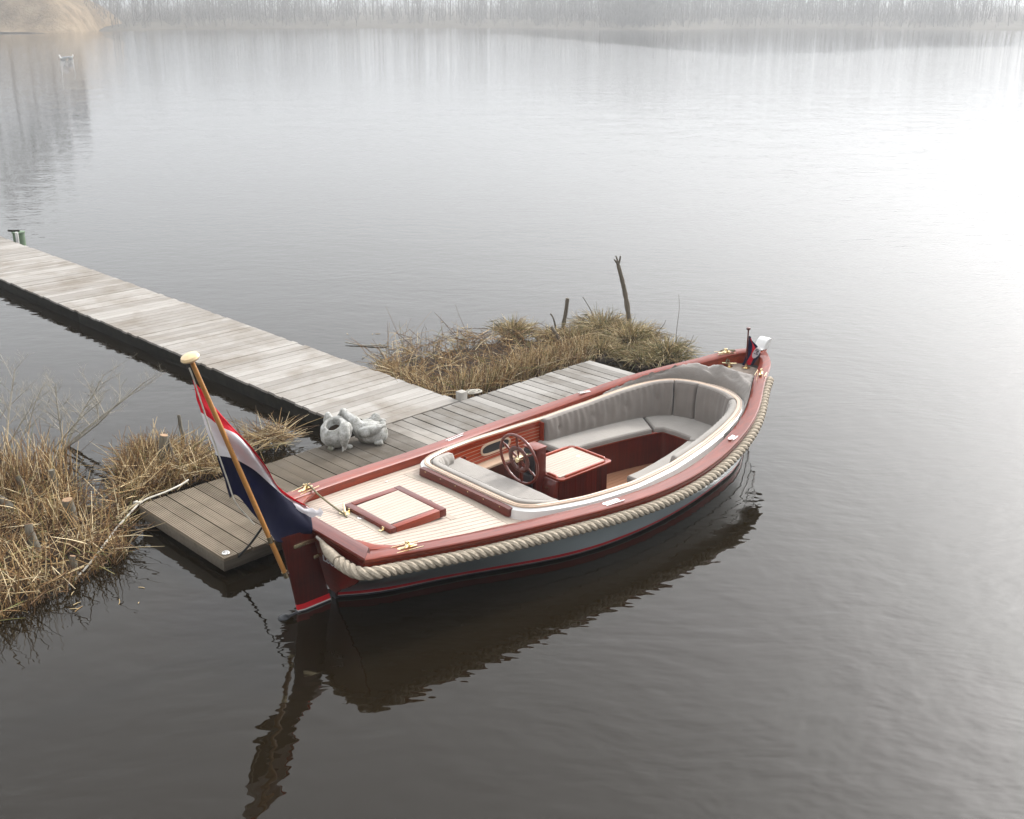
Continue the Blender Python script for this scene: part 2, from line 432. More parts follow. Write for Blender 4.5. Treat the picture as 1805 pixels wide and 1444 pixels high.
# ------------------------------------------------------------------ setting: water, banks, far wood, haze
def water_mat():
    m, nt, b = new_mat('lake_water')
    b.inputs['Base Color'].default_value = (0.0090, 0.0062, 0.0030, 1)
    b.inputs['Roughness'].default_value = 0.015
    b.inputs['IOR'].default_value = 1.333
    b.inputs['Specular IOR Level'].default_value = 0.5
    geo = nd(nt, 'ShaderNodeNewGeometry')
    pos = geo.outputs['Position']
    warp = nd(nt, 'ShaderNodeTexNoise'); warp.inputs['Scale'].default_value = 0.35; warp.inputs['Detail'].default_value = 2
    nt.links.new(pos, warp.inputs['Vector'])
    sc = nd(nt, 'ShaderNodeVectorMath'); sc.operation = 'SCALE'; sc.inputs['Scale'].default_value = 1.1
    nt.links.new(warp.outputs['Color'], sc.inputs[0])
    ad = nd(nt, 'ShaderNodeVectorMath'); ad.operation = 'ADD'
    nt.links.new(pos, ad.inputs[0]); nt.links.new(sc.outputs[0], ad.inputs[1])
    def layer(scale, rotz, ns, det, vec=ad.outputs[0]):
        mp = nd(nt, 'ShaderNodeMapping'); mp.inputs['Scale'].default_value = scale; mp.inputs['Rotation'].default_value = (0, 0, R(rotz))
        nt.links.new(vec, mp.inputs['Vector'])
        return noi(nt, mp.outputs[0], ns, det, 0.5)
    fine = layer((1.3, 7.0, 1), 5, 1.0, 2)        # short wind ripples
    fine2 = layer((1.6, 8.5, 1), -14, 1.0, 1)
    mid = layer((3.0, 4.6, 1), 24, 1.0, 2)
    broad = layer((0.35, 0.6, 1), -12, 1.0, 2)
    gust = noi(nt, pos, 0.16, 3, 0.55, 0.3)
    # breeze: stronger away from the jetty and the reeds (east and far), slack in their lee
    sp = nd(nt, 'ShaderNodeSeparateXYZ'); nt.links.new(pos, sp.inputs[0])
    east = nd(nt, 'ShaderNodeMapRange'); east.inputs[1].default_value = -2.0; east.inputs[2].default_value = 9.0; east.inputs[3].default_value = 0.25; east.inputs[4].default_value = 1.0
    nt.links.new(math_(nt, 'ADD', sp.outputs[0], math_(nt, 'MULTIPLY', math_(nt, 'SUBTRACT', gust, 0.5), 9.0)), east.inputs[0])
    far = nd(nt, 'ShaderNodeMapRange'); far.inputs[1].default_value = 40.0; far.inputs[2].default_value = 110.0; far.inputs[3].default_value = 0.0; far.inputs[4].default_value = 1.6
    nt.links.new(sp.outputs[1], far.inputs[0])
    rp = nd(nt, 'ShaderNodeValToRGB'); el = rp.color_ramp.elements
    pts_ = [(0.10, .73), (0.38, .74), (0.50, .72), (0.58, .50), (0.62, .39), (0.68, .42), (0.76, .49), (0.95, .50)]
    while len(el) < len(pts_): el.new(0.5)
    for e_, (p_, v_) in zip(el, pts_): e_.position = p_; e_.color = (v_, v_, v_, 1)
    nt.links.new(math_(nt, 'ADD', math_(nt, 'MULTIPLY', sp.outputs[0], 0.005), 0.5), rp.inputs['Fac'])
    gl = nd(nt, 'ShaderNodeMapRange'); gl.inputs[1].default_value = -5.0; gl.inputs[2].default_value = 7.0; gl.inputs[3].default_value = 1.0; gl.inputs[4].default_value = 0.12
    dist_ = math_(nt, 'SUBTRACT', sp.outputs[1], math_(nt, 'MULTIPLY', rp.outputs['Color'], 300.0))
    nt.links.new(math_(nt, 'ADD', dist_, math_(nt, 'MULTIPLY', math_(nt, 'SUBTRACT', noi(nt, pos, 0.05, 4), 0.5), 26.0)), gl.inputs[0])
    amp = math_(nt, 'MULTIPLY', math_(nt, 'ADD', east.outputs[0], far.outputs[0]), gl.outputs[0])
    h = math_(nt, 'ADD', math_(nt, 'MULTIPLY', math_(nt, 'MULTIPLY', math_(nt, 'ADD', fine, fine2), 0.5), amp), math_(nt, 'MULTIPLY', mid, 0.85))
    n1 = bump(nt, None, broad, 0.012)
    bump(nt, b, h, 0.0078, 1.0, n1)
    return m
def ground_mat(name, stops, scale=0.35, dist=0.3):
    m, nt, b = new_mat(name)
    geo = nd(nt, 'ShaderNodeNewGeometry')
    f = noi(nt, geo.outputs['Position'], scale, 8, 0.65, 0.3)
    nt.links.new(ramp(nt, f, stops), b.inputs['Base Color'])
    b.inputs['Roughness'].default_value = 0.95; b.inputs['Specular IOR Level'].default_value = 0.1
    bump(nt, b, noi(nt, geo.outputs['Position'], scale*6, 5), dist)
    return m
M_WATER = water_mat()
M_EARTH = ground_mat('dead_grass_bank', [(0.3, (0.12, 0.085, 0.05)), (0.55, (0.23, 0.17, 0.105)), (0.75, (0.31, 0.245, 0.165))])
M_FOREST = ground_mat('far_shore_ground', [(0.3, (0.09, 0.08, 0.065)), (0.7, (0.15, 0.135, 0.11))])
M_MUD = ground_mat('reed_mud', [(0.3, (0.018, 0.013, 0.010)), (0.7, (0.055, 0.038, 0.026))], 4.0, 0.02)

# far shore: land beyond this shoreline, rising gently, reaching the horizon
SHORE = [(-420, 250), (-200, 235)] + [tuple(at(px, py, 0)[:2]) for px, py in ((60, 55), (300, 52), (500, 50), (800, 49), (950, 50), (1080, 52), (1190, 52), (1300, 50), (1400, 49), (1500, 50), (1640, 52), (1805, 53))] + [(160, 215), (260, 190), (500, 120), (880, 40)]
def land(name, shore, mat, prof, far_y, seed, rough):
    mb = MB()
    P = cat([(x, y, 0) for x, y in shore], 8)
    rings = []
    for d, z in prof:
        ring = []
        for i, p in enumerate(P):
            t = (P[min(i+1, len(P)-1)]-P[max(i-1, 0)]); t.normalize()
            q = p+Vector((-t.y, t.x, 0))*d
            if d > 20: q = Vector((p.x*(1+d/900), p.y+d, 0))
            if d > 150: q = Vector((p.x*1.02, max(p.y, 0)+ (far_y-p.y)*min(1, (d-60)/700), 0))
            nz = mnoise.noise(Vector((q.x*0.08, q.y*0.08, seed)))*rough*(1 if d > 1 else 0)
            ring.append((q.x, q.y, z+nz))
        rings.append(ring)
    mb.loft(rings, closed=False, caps=False)
    return tag(mb.build(name, mat), kind='structure')
far_shore = land('far_shore', SHORE, M_FOREST, [(-3, -0.5), (0, 0.02), (1.5, 0.18), (6, 0.5), (25, 1.2), (60, 2.2), (110, 2.8), (760, 6)], 1080, 3.0, 0.3)

# tan bank at the upper left: a steep headland whose end drops to the water
hb = MB()
A0 = at(141, 57, 0)
dirx = Vector((-0.99, -0.10, 0)).normalized(); diry = Vector((-0.10, 0.99, 0)).normalized()
NU, NV = 60, 34
g = []
for i in range(NU+1):
    u = i/NU*75.0
    row = []
    for j in range(NV+1):
        v = -7+j/NV*60.0
        hh = 9.5*(1-math.exp(-max(0, u)/4.2))*(0.5+0.5*math.tanh((v+2.2)/3.4))*(0.55+0.45*math.tanh((45-v)/9))
        q = A0+dirx*u+diry*v
        hh += mnoise.noise(Vector((q.x*0.25, q.y*0.25, 1.7)))*0.55*min(1, hh/2)
        row.append((q.x, q.y, hh-0.35))
    g.append(row)
hb.loft(g, closed=False, caps=False)
bank = tag(hb.build('bank', M_EARTH), kind='structure')
def bank_h(q):
    r = q-A0; u = r.dot(dirx); v = r.dot(diry)
    return 9.5*(1-math.exp(-max(0, u)/4.2))*(0.5+0.5*math.tanh((v+2.2)/3.4))*(0.55+0.45*math.tanh((45-v)/9))-0.35

def branchy(mb, base, height, r0, rng, levels=3, spread=0.55, kids=6, seg=4, start=0.35, droop=0.0, lean=(0, 0)):
    """a bare tree or shrub as tapered tubes"""
    def limb(p, d, L, r, lev):
        n = 4 if lev == 0 else 3
        pts = [p]; rad = [r]
        dd = d.copy()
        for k in range(n):
            dd = (dd+Vector((rng.uniform(-1, 1), rng.uniform(-1, 1), rng.uniform(-0.5, 0.7)-droop))*0.16).normalized()
            pts.append(pts[-1]+dd*(L/n)); rad.append(r*(1-0.72*(k+1)/n))
        mb.tube(pts, rad, seg if lev == 0 else 3, caps=False)
        if lev < levels-1:
            m = kids if lev == 0 else max(3, kids-2)
            for k in range(m):
                t = start+(1-start)*(k+rng.random())/m if lev == 0 else rng.uniform(0.2, 1.0)
                f = t*n; i = min(n-1, int(f)); q = pts[i].lerp(pts[i+1], f-i)
                a = rng.uniform(0, 2*math.pi)
                side = Vector((math.cos(a), math.sin(a), rng.uniform(0.0, 0.6)))
                nd_ = (dd*(1-spread)+side*spread).normalized()
                limb(q, nd_, L*rng.uniform(0.32, 0.55)*(1.1-0.4*t), r*(1-0.7*t)*0.55+0.002*height/10, lev+1)
    limb(Vector(base), Vector((lean[0], lean[1], 1)).normalized(), height, r0, 0)

rng = random.Random(11)
M_FARBARK = plain('far_bark', (0.15, 0.14, 0.125), 0.9, 0, 0, 0.3, 0.5)
fw = MB()
P = cat([(x, y, 0) for x, y in SHORE[1:-2]], 12)
for k in range(460):
    i = rng.randrange(4, len(P)-4)
    t = (P[i+1]-P[i-1]).normalized(); dq = rng.uniform(2, 45); q = P[i]+Vector((-t.y, t.x, 0))*dq
    q.x += rng.uniform(-3, 3)
    hgt = rng.uniform(7, 13)
    branchy(fw, (q.x, q.y, 0.2+dq*0.03), hgt, hgt*0.011, rng, 3, 0.5, 8, 3, 0.08)
for k in range(800):          # scrub under the trees
    i = rng.randrange(4, len(P)-4)
    t = (P[i+1]-P[i-1]).normalized(); q = P[i]+Vector((-t.y, t.x, 0))*rng.uniform(1.5, 30)
    q.x += rng.uniform(-3, 3)
    for m_ in range(2): branchy(fw, (q.x+rng.uniform(-.6, .6), q.y, 0.2), rng.uniform(3.0, 6.5), 0.04, rng, 3, 0.5, 8, 3, 0.02, 0, (rng.uniform(-.5, .5), 0))
for k in range(1500):         # thickets further back close the view
    i = rng.randrange(2, len(P)-2); q = P[i]+Vector((rng.uniform(-6, 6), rng.uniform(35, 95), 0)); hgt = rng.uniform(7, 14)
    fw.tube([(q.x, q.y, 1.5), (q.x+rng.uniform(-.5, .5), q.y, hgt*0.6), (q.x+rng.uniform(-1, 1), q.y, hgt)], [0.16, 0.10, 0.02], 3, caps=False)
    for m_ in range(4):
        z_ = hgt*rng.uniform(0.1, 0.8); dx_ = rng.choice((-1, 1))*rng.uniform(0.8, 2.2)
        fw.tube([(q.x, q.y, z_), (q.x+dx_*0.6, q.y+rng.uniform(-1, 1), z_+hgt*0.10), (q.x+dx_, q.y+rng.uniform(-1, 1), z_+hgt*0.26)], [0.07, 0.05, 0.02], 3, caps=False)
far_wood = tag(fw.build('far_wood', M_FARBARK, smooth=False), 'bare misty wood along the far shore', kind='stuff')

# added unseen bank and dark conifers behind the viewer, blocking light from the rear sky
nb = MB()
nb.loft([[(x, -9+1.5*math.sin(x*0.07), -0.4) for x in range(-120, 121, 6)], [(x, -11+1.5*math.sin(x*0.07), 0.5) for x in range(-120, 121, 6)], [(x, -30, 1.2) for x in range(-120, 121, 6)], [(x, -260, 3) for x in range(-120, 121, 6)]], closed=False, caps=False)
tag(nb.build('added_rear_shore', M_FOREST), kind='structure')
M_NEEDLE = plain('conifer_needles', (0.028, 0.042, 0.022), 0.8, 0, 0, 0.35, 1.5)
nw = MB(); r3 = random.Random(77)
for k in range(110):
    x = -75+150*k/109+r3.uniform(-1.5, 1.5); y = -15-r3.uniform(0, 14); hgt = r3.uniform(11, 17)
    nw.tube([(x, y, 0.4), (x, y, hgt)], [0.22, 0.02], 5, caps=False)
    for tr_ in range(11):
        zt_ = hgt*(0.1+0.88*tr_/11); rr_ = (hgt-zt_)*0.27+0.25
        for b_ in range(9):
            a = r3.uniform(0, 6.28); d = Vector((math.cos(a), math.sin(a), 0)); sd_ = Vector((-d.y, d.x, 0))
            L_ = rr_*r3.uniform(0.8, 1.15); wv_ = L_*0.38
            p0 = Vector((x, y, zt_)); p1 = p0+d*L_*0.6+Vector((0, 0, -L_*0.12)); p2 = p0+d*L_+Vector((0, 0, -L_*0.4))
            nw.add([p0, p1+sd_*wv_, p2, p1-sd_*wv_, p1+Vector((0, 0, -0.18))], [(0, 1, 4), (0, 4, 3), (1, 2, 4), (2, 3, 4), (0, 3, 2, 1)])
tag(nw.build('added_rear_wood', M_NEEDLE, smooth=False), 'added dark conifers behind the viewer, blocking light from the rear sky', kind='stuff')
M_CROWN = plain('olive_brown_twigs', (0.085, 0.07, 0.035), 0.9, 0, 0, 0.3, 0.5)
# tall bare trees behind the headland, seen mostly as reflections
for k, (px, dd, hgt, lbl) in enumerate(((-28, 196, 27, 'olive-brown tree farthest left behind the tan bank, reflected at the left edge'), (10, 200, 25, 'tall olive-brown tree behind the tan bank near the left edge'), (44, 204, 21, 'middle olive-brown tree behind the tan bank'), (84, 200, 17, 'lower olive-brown tree behind the right part of the tan bank'), (122, 206, 13, 'smallest olive-brown tree behind the end of the tan bank'))):
    q = at(px, 12+CAM_H*FPX/dd*0.94, 0)
    tb = MB(); tr = MB()
    base = Vector((0, 0, 0))
    zb = max(0.2, bank_h(Vector((q.x, q.y, 0)))-0.3)
    root = empty('bank_tree', lbl, 'tree', Matrix.Translation((q.x, q.y, zb)), 'trees behind the tan bank')
    tr.tube([(0, 0, 0), (0.15, 0, hgt*0.35), (0, 0.2, hgt*0.7), (0.1, 0.1, hgt)], [hgt*0.010, hgt*0.008, hgt*0.004, 0.03], 7)
    tr.build('trunk', M_FARBARK, root)
    r2 = random.Random(40+k)
    for b_ in range(900):
        t = r2.random()**0.8; zz_ = hgt*(0.06+0.94*t)
        rad_ = hgt*0.20*(1-t)**0.6*(0.4+0.6*math.sin(1+t*5)**2)+0.5
        a = r2.uniform(0, 6.28); d = Vector((math.cos(a), math.sin(a), r2.uniform(-0.3, 0.5))); q0 = Vector((0.1, 0.1, zz_))+d*rad_*r2.random()**0.5
        sd_ = Vector((-d.y, d.x, r2.uniform(-.5, .5)))*r2.uniform(0.25, 0.6); ln_ = (d+Vector((0, 0, r2.uniform(-.4, .6))))*r2.uniform(0.5, 1.1)
        tb.add([q0, q0+ln_*0.5+sd_*0.5, q0+ln_, q0+ln_*0.5-sd_*0.5, q0+ln_*0.5+Vector((0, 0, -0.15))], [(0, 1, 4), (0, 4, 3), (1, 2, 4), (2, 3, 4), (0, 3, 2, 1)])
    tb.build('crown', M_CROWN, root, smooth=False)

# ------------------------------------------------------------------ jetties
DK = 0.20
PA = R(44.72)
PL = Vector((-3.679, 9.815, 0))                     # back left corner of the mooring platform
JM = Matrix.Translation(PL) @ Matrix.Rotation(PA, 4, 'Z')   # local x along the platform, y away from the boat
PW, PLEN, PITCHB = 1.585, 6.70, 0.1523
NB = 44
def J(x, y, z): return JM @ Vector((x, y, z))
def plank_mesh(name, L, w, t, grooves, mat, crown=0.0):
    """cross-section extruded along local x; grooves on the top face"""
    prof = []
    if grooves:
        gw_ = w/(grooves*2+1)
        prof.append((-w/2, -t/2))
        x = -w/2
        for k in range(grooves):
            prof += [(x, t/2), (x+gw_*1.1, t/2), (x+gw_*1.15, t/2-0.0055), (x+gw_*1.85, t/2-0.0055)]
            x += 2*gw_
        prof += [(x, t/2), (w/2, t/2), (w/2, -t/2)]
    else:
        prof = [(-w/2, -t/2), (-w/2, t/2-0.004), (-w/2+0.004, t/2), (w/2-0.004, t/2), (w/2, t/2-0.004), (w/2, -t/2)]
    mb = MB()
    mb.loft([[(-L/2, y, z) for y, z in prof], [(L/2, y, z) for y, z in prof]], True, True)
    o = mb.build(name, mat, smooth=False)
    me = o.data
    bpy.data.objects.remove(o)
    return me
pier = empty('mooring_platform', 'weathered timber landing stage with grooved planks beside the boat', 'jetty', JM)
me_g = plank_mesh('plank_grooved', PW, PITCHB-0.017, 0.034, 6, M_DECK)
me_s = plank_mesh('plank_smooth', PW, PITCHB-0.012, 0.034, 0, M_DECKG)
for k in range(NB):
    o = bpy.data.objects.new('plank', me_g if k < 20 else me_s)
    col.objects.link(o); o.parent = pier
    o.location = ((k+0.5)*PITCHB, -PW/2+rng.uniform(-0.010, 0.010), DK-0.017+rng.uniform(-0.003, 0.003))
    o.rotation_euler = (rng.uniform(-0.008, 0.008), 0, R(90)+rng.uniform(-0.002, 0.002))
mb = MB(); mb.box((PLEN/2, -0.028, DK-0.082), (PLEN-0.01, 0.03, 0.104)); mb.build('fascia_board', M_FASCIA, pier, bevel=0.003)
mb = MB(); mb.box((PLEN/2, -PW+0.022, DK-0.082), (PLEN-0.01, 0.03, 0.104)); mb.build('fascia_board', M_FASCIA, pier, bevel=0.003)
for x in (0.02, PLEN-0.02):
    mb = MB(); mb.box((x, -PW/2, DK-0.082), (0.028, PW-0.09, 0.104)); mb.build('fascia_board', M_FASCIA, pier, bevel=0.003)
for x in (0.9, 2.6, 4.3, 5.9):
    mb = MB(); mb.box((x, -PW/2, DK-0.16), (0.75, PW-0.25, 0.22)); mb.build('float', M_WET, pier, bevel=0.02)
for x in (0.35, 1.75, 3.45, 5.1, 6.4):
    mb = MB(); mb.box((x, -PW/2, DK-0.07), (0.07, PW-0.13, 0.075)); mb.build('joist', M_WET, pier)

walk = empty('walkway_jetty', 'long silver-grey plank walkway running off to the upper left', 'jetty', JM)
WX0, WX1, WPIT, NW = 2.78, 4.28, 0.1525, 150
me_w = plank_mesh('walkway_plank', WX1-WX0, WPIT-0.008, 0.03, 0, M_WALK)
for k in range(NW):
    o = bpy.data.objects.new('plank', me_w)
    col.objects.link(o); o.parent = walk
    yy = 0.02+(k+0.5)*WPIT
    o.location = ((WX0+WX1)/2+rng.uniform(-0.015, 0.015)+0.0012*yy, yy, DK-0.012+rng.uniform(-0.003, 0.003))
    o.rotation_euler = (rng.uniform(-0.004, 0.004), 0, rng.uniform(-0.002, 0.002))
for x in (WX0+0.045, WX1-0.045):
    mb = MB()
    for k in range(6):
        mb.box((x+0.0012*(2.1+3.75*k), 1.95+3.75*k, DK-0.12), (0.045, 3.73, 0.17))
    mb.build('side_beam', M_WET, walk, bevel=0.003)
for y in [1.2+2.2*k for k in range(10)]:
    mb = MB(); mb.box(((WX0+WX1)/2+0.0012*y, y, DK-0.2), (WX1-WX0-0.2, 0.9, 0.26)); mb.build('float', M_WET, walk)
def post(x, y, h, label, s=0.105):
    mb = MB(); mb.box((0, 0, (h-0.9)/2), (s, s, h+0.9))
    o = mb.build('jetty_post', M_POST, None, M=JM @ Matrix.Translation((x, y, DK)), bevel=0.006)
    tag(o, label, 'post', 'short square posts at the jetty corners')
post(2.88, 0.02+0.06, 0.125, 'short square grey post behind the two concrete birds')
post(4.355, 0.065, 0.10, 'short square grey post at the inner jetty corner by the reeds')

# small green-and-white post in the water past the walkway
gp = empty('water_post', 'small green post with a white pipe beyond the walkway', 'post', Matrix.Translation(at(36, 434, 0)))
M_GREEN = plain('algae_green_paint', (0.10, 0.15, 0.09), 0.6)
mb = MB(); mb.lathe([(0.12, -0.5), (0.12, 0.28), (0.135, 0.285), (0.135, 0.31), (0.02, 0.33)], 18); mb.build('drum', M_GREEN, gp)
mb = MB(); mb.tube([(-0.11, -0.1, -0.2), (0.02, -0.15, 0.0), (0.03, -0.15, 0.33)], 0.035, 10); mb.build('pipe', M_WHITE, gp)
mb = MB(); mb.tube([(-0.2, -0.02, 0.335), (0.05, -0.05, 0.335)], 0.022, 8); mb.build('handle', M_WET, gp)

# ------------------------------------------------------------------ reeds, tussocks
def inside(p, poly):
    c = False; n = len(poly)
    for i in range(n):
        a, b = poly[i], poly[i-1]
        if (a[1] > p[1]) != (b[1] > p[1]) and p[0] < (b[0]-a[0])*(p[1]-a[1])/(b[1]-a[1])+a[0]: c = not c
    return c
TANS = [(0.42, 0.30, 0.145), (0.52, 0.395, 0.22), (0.60, 0.49, 0.31), (0.33, 0.21, 0.09), (0.19, 0.105, 0.042), (0.10, 0.055, 0.026)]
GREENS = [(0.115, 0.115, 0.035), (0.17, 0.155, 0.055), (0.23, 0.195, 0.08)]
SEDGE = [(0.115, 0.112, 0.038), (0.155, 0.142, 0.052), (0.205, 0.178, 0.075), (0.40, 0.305, 0.155), (0.32, 0.23, 0.105), (0.19, 0.122, 0.05), (0.48, 0.385, 0.225)]
def blade(mb, p, d, L, w, bend, rng, c, seg=3, broken=False):
    d = d.normalized()
    side = d.cross(Vector((rng.uniform(-1, 1), rng.uniform(-1, 1), 0.2))).normalized()
    sag = Vector((rng.uniform(-1, 1), rng.uniform(-1, 1), -0.5)).normalized()
    pts = []
    for k in range(seg+1):
        t = k/seg
        q = p+d*(L*t)+sag*(bend*L*t*t)
        if broken and t > 0.55: q = pts[-1]+(sag+d*0.25).normalized()*(L*0.3)
        pts.append(q)
    rad = [w*(1-0.65*k/seg) for k in range(seg+1)]
    mb.ccol = c
    mb.tube(pts, rad, 3, caps=False)
def scatter(mb, poly, n, rng, hmin, hmax, wid=0.0035, lean=0.25, fallen=0.25, green=0.05, z0=0.02, dark=0.0, dirb=(0, 0), clumps=None):
    xs = [p[0] for p in poly]; ys = [p[1] for p in poly]
    cc = None
    if clumps:
        cc = []
        while len(cc) < clumps:
            q = (rng.uniform(min(xs), max(xs)), rng.uniform(min(ys), max(ys)))
            if inside(q, poly): cc.append(q)
    k = 0
    while k < n:
        if cc and rng.random() < 0.75:
            b0 = rng.choice(cc); q = (b0[0]+rng.gauss(0, 0.09), b0[1]+rng.gauss(0, 0.09))
        else: q = (rng.uniform(min(xs), max(xs)), rng.uniform(min(ys), max(ys)))
        if not inside(q, poly): continue
        k += 1
        u = rng.random()
        c = rng.choice(GREENS) if rng.random() < green else rng.choice(TANS[4:] if rng.random() < dark else TANS)
        j = rng.uniform(0.75, 1.2); c = (c[0]*j, c[1]*j, c[2]*j)
        if u < fallen:
            a = rng.uniform(0, 6.28)
            d = Vector((math.cos(a), math.sin(a), rng.uniform(0.0, 0.8)))
            blade(mb, Vector((q[0], q[1], z0+rng.uniform(0.01, 0.16))), d, rng.uniform(0.15, 0.5), wid*rng.uniform(0.8, 1.4), rng.uniform(0, 0.25), rng, c, 2)
        else:
            d = Vector((rng.gauss(dirb[0], lean), rng.gauss(dirb[1], lean), 1))
            blade(mb, Vector((q[0], q[1], z0-0.03)), d, rng.uniform(hmin, hmax), wid*rng.uniform(0.6, 1.4), rng.uniform(0, 0.3), rng, c, 3, rng.random() < 0.22)
def G2(*pp): return [tuple(at(px, py, 0)[:2]) for px, py in pp]
def mudbed(name, poly, label, h=0.05):
    mb = MB(); rng_ = random.Random(len(poly)*13)
    c = Vector((sum(p[0] for p in poly)/len(poly), sum(p[1] for p in poly)/len(poly), 0))
    P = cat([(*p, 0) for p in poly+[poly[0]]], 6)[:-1]
    rings = []
    for s, z in ((1.04, -0.25), (1.0, -0.01), (0.9, 0.018), (0.7, h), (0.35, h*1.2)):
        rings.append([c+(p-c)*(s*(1+0.05*mnoise.noise(p*3+Vector((s, 0, 0)))))+Vector((0, 0, z+0.03*mnoise.noise(p*5*s))) for p in P])
    mb.loft(rings, True, True)
    return tag(mb.build(name, M_MUD), label, kind='stuff')
rr = random.Random(21)
LEFT1 = G2((-130, 1110), (30, 1070), (100, 1035), (150, 1008), (215, 970), (232, 925), (225, 905), (190, 900), (120, 885), (40, 880), (-160, 890))
LEFT2 = G2((-160, 905), (40, 895), (130, 885), (140, 860), (110, 835), (40, 830), (-160, 845))
LEFT3 = G2((205, 905), (245, 893), (300, 868), (375, 845), (402, 832), (360, 812), (290, 800), (232, 815), (205, 850))
LEFT4 = G2((425, 805), (470, 800), (520, 786), (500, 776), (450, 782))
mudbed('mud', LEFT1, 'dark mud under the reed bed at the lower left')
mudbed('mud', LEFT3, 'dark mud under the reeds behind the near end of the landing stage')
mb = MB()
scatter(mb, LEFT1, 1500, rr, 0.10, 0.34, 0.0055, 0.5, 0.5, 0.05, 0.03, 0.35)
scatter(mb, LEFT1, 800, rr, 0.30, 0.62, 0.0060, 0.24, 0.06, 0.05, 0.03, 0.3, clumps=16)
edge = G2((-60, 1125), (60, 1072), (140, 1030), (220, 985), (236, 925), (218, 925), (195, 985), (120, 1030), (40, 1070), (-60, 1110))
scatter(mb, edge, 420, rr, 0.12, 0.32, 0.0050, 0.4, 0.18, 0.06, 0.0, 0.5)
scatter(mb, LEFT2, 1100, rr, 0.35, 0.75, 0.0052, 0.2, 0.12, 0.05, 0.0, 0.45, clumps=26)
tag(mb.build('reed_bed', M_REED), 'tangled dry straw-coloured reeds filling the lower left edge', kind='stuff')
mb = MB()
scatter(mb, LEFT3, 1900, rr, 0.18, 0.5, 0.0052, 0.42, 0.35, 0.05, 0.03, 0.2, (0.25, -0.25))
scatter(mb, G2((205, 880), (225, 830), (260, 815), (300, 815), (300, 835), (240, 870)), 700, rr, 0.3, 0.55, 0.0045, 0.22, 0.05, 0.06, 0.0, 0.5, clumps=12)
tag(mb.build('reed_bed', M_REED), 'dry reeds leaning over the near corner of the landing stage', kind='stuff')
mb = MB()
scatter(mb, LEFT4, 380, rr, 0.12, 0.38, 0.0045, 0.6, 0.7, 0.03, 0.03, 0.2)
tag(mb.build('reed_bed', M_REED), 'small heap of broken reeds between the flag and the concrete birds', kind='stuff')
RIGHT = G2((650, 648), (700, 690), (770, 712), (800, 712), (850, 695), (950, 668), (1030, 645), (1040, 622), (1000, 612), (930, 600), (860, 600), (800, 608), (740, 612), (690, 630))
mudbed('mud', G2((690, 660), (760, 700), (810, 708), (950, 665), (1030, 640), (1040, 625), (960, 605), (860, 605), (760, 625)), 'dark mud under the reeds behind the landing stage', 0.03)
mb = MB()
scatter(mb, RIGHT, 1500, rr, 0.12, 0.36, 0.0045, 0.4, 0.5, 0.08, 0.03, 0.35, clumps=60)
scatter(mb, G2((800, 712), (850, 697), (950, 668), (1030, 645), (1035, 622), (960, 640), (880, 665), (800, 690)), 1600, rr, 0.22, 0.46, 0.005, 0.24, 0.12, 0.10, 0.02, 0.15, (0.1, -0.05))
scatter(mb, G2((660, 655), (720, 698), (790, 718), (790, 700), (740, 675), (690, 645)), 600, rr, 0.15, 0.4, 0.005, 0.35, 0.25, 0.06, 0.0, 0.15, (-0.1, 0))
scatter(mb, G2((620, 640), (700, 600), (780, 580), (840, 590), (800, 615), (700, 640)), 60, rr, 0.4, 0.9, 0.004, 0.9, 0.7, 0.0, 0.0, 0.5)
tag(mb.build('reed_bed', M_REED), 'broken brown reed bed in the corner behind walkway and landing stage', kind='stuff')
def tussock(px, py, rad, h, n, label, seed, green=0.5, hollow=0.0):
    r_ = random.Random(seed); c = at(px, py, 0); mb = MB()
    mb.ccol = (0.05, 0.035, 0.025)
    prof = [(rad*0.75, -0.2), (rad*0.8, 0.0), (rad*0.6, h*0.22), (rad*0.25, h*0.3), (0.01, h*0.31)]
    mb.lathe(prof, 14)
    for k in range(n):
        a = r_.uniform(0, 6.28); q = rad*0.7*math.sqrt(r_.random())
        out = Vector((math.cos(a), math.sin(a), 0))
        c_ = r_.choice(SEDGE[:3] if r_.random() < green else SEDGE[3:])
        j = r_.uniform(0.7, 1.2)*(0.5 if r_.random() < 0.2 else 1); c_ = tuple(x*j for x in c_)
        up = 1.0-0.75*(q/(rad*0.7))**2
        d = out*(0.2+0.6*q/rad)+Vector((r_.gauss(0, 0.38), r_.gauss(0, 0.38), 0.35+up))
        d.normalize()
        L = h*r_.uniform(0.35, 1.05)
        p0 = out*q+Vector((0, 0, 0.02+0.2*h*up))
        sag = out*0.55+Vector((r_.uniform(-.3, .3), r_.uniform(-.3, .3), -0.95))
        pts = [p0+d*(L*t)+sag*(L*0.62*t*t*r_.uniform(0.4, 1.1)) for t in (0, 0.35, 0.7, 1.0)]
        w = r_.uniform(0.0035, 0.0075)
        mb.ccol = c_
        mb.tube(pts, [w, w*0.85, w*0.6, w*0.2], 3, caps=False)
    o = mb.build('sedge_tussock', M_REED, None, M=Matrix.Translation(c))
    tag(o, label, 'tussock', 'sedge tussocks on the reed islet')
tussock(1062, 592, 0.36, 0.50, 700, 'green-brown sedge tussock at the foot of the tall forked stick, left side', 1, 0.3)
tussock(1110, 608, 0.44, 0.46, 850, 'broad straw-and-green tussock right in front of the tall forked stick', 2, 0.22)
tussock(1058, 628, 0.34, 0.36, 600, 'low tussock touching the far end of the landing stage', 3, 0.2)
tussock(1172, 636, 0.34, 0.44, 750, 'rounded greenish tussock nearest the bow of the boat', 4, 0.4)
tussock(1130, 642, 0.26, 0.32, 420, 'dark ragged tussock between the round one and the landing stage', 5, 0.25)
tussock(905, 596, 0.22, 0.42, 420, 'small dark tussock standing alone at the back of the reed bed', 6, 0.2)
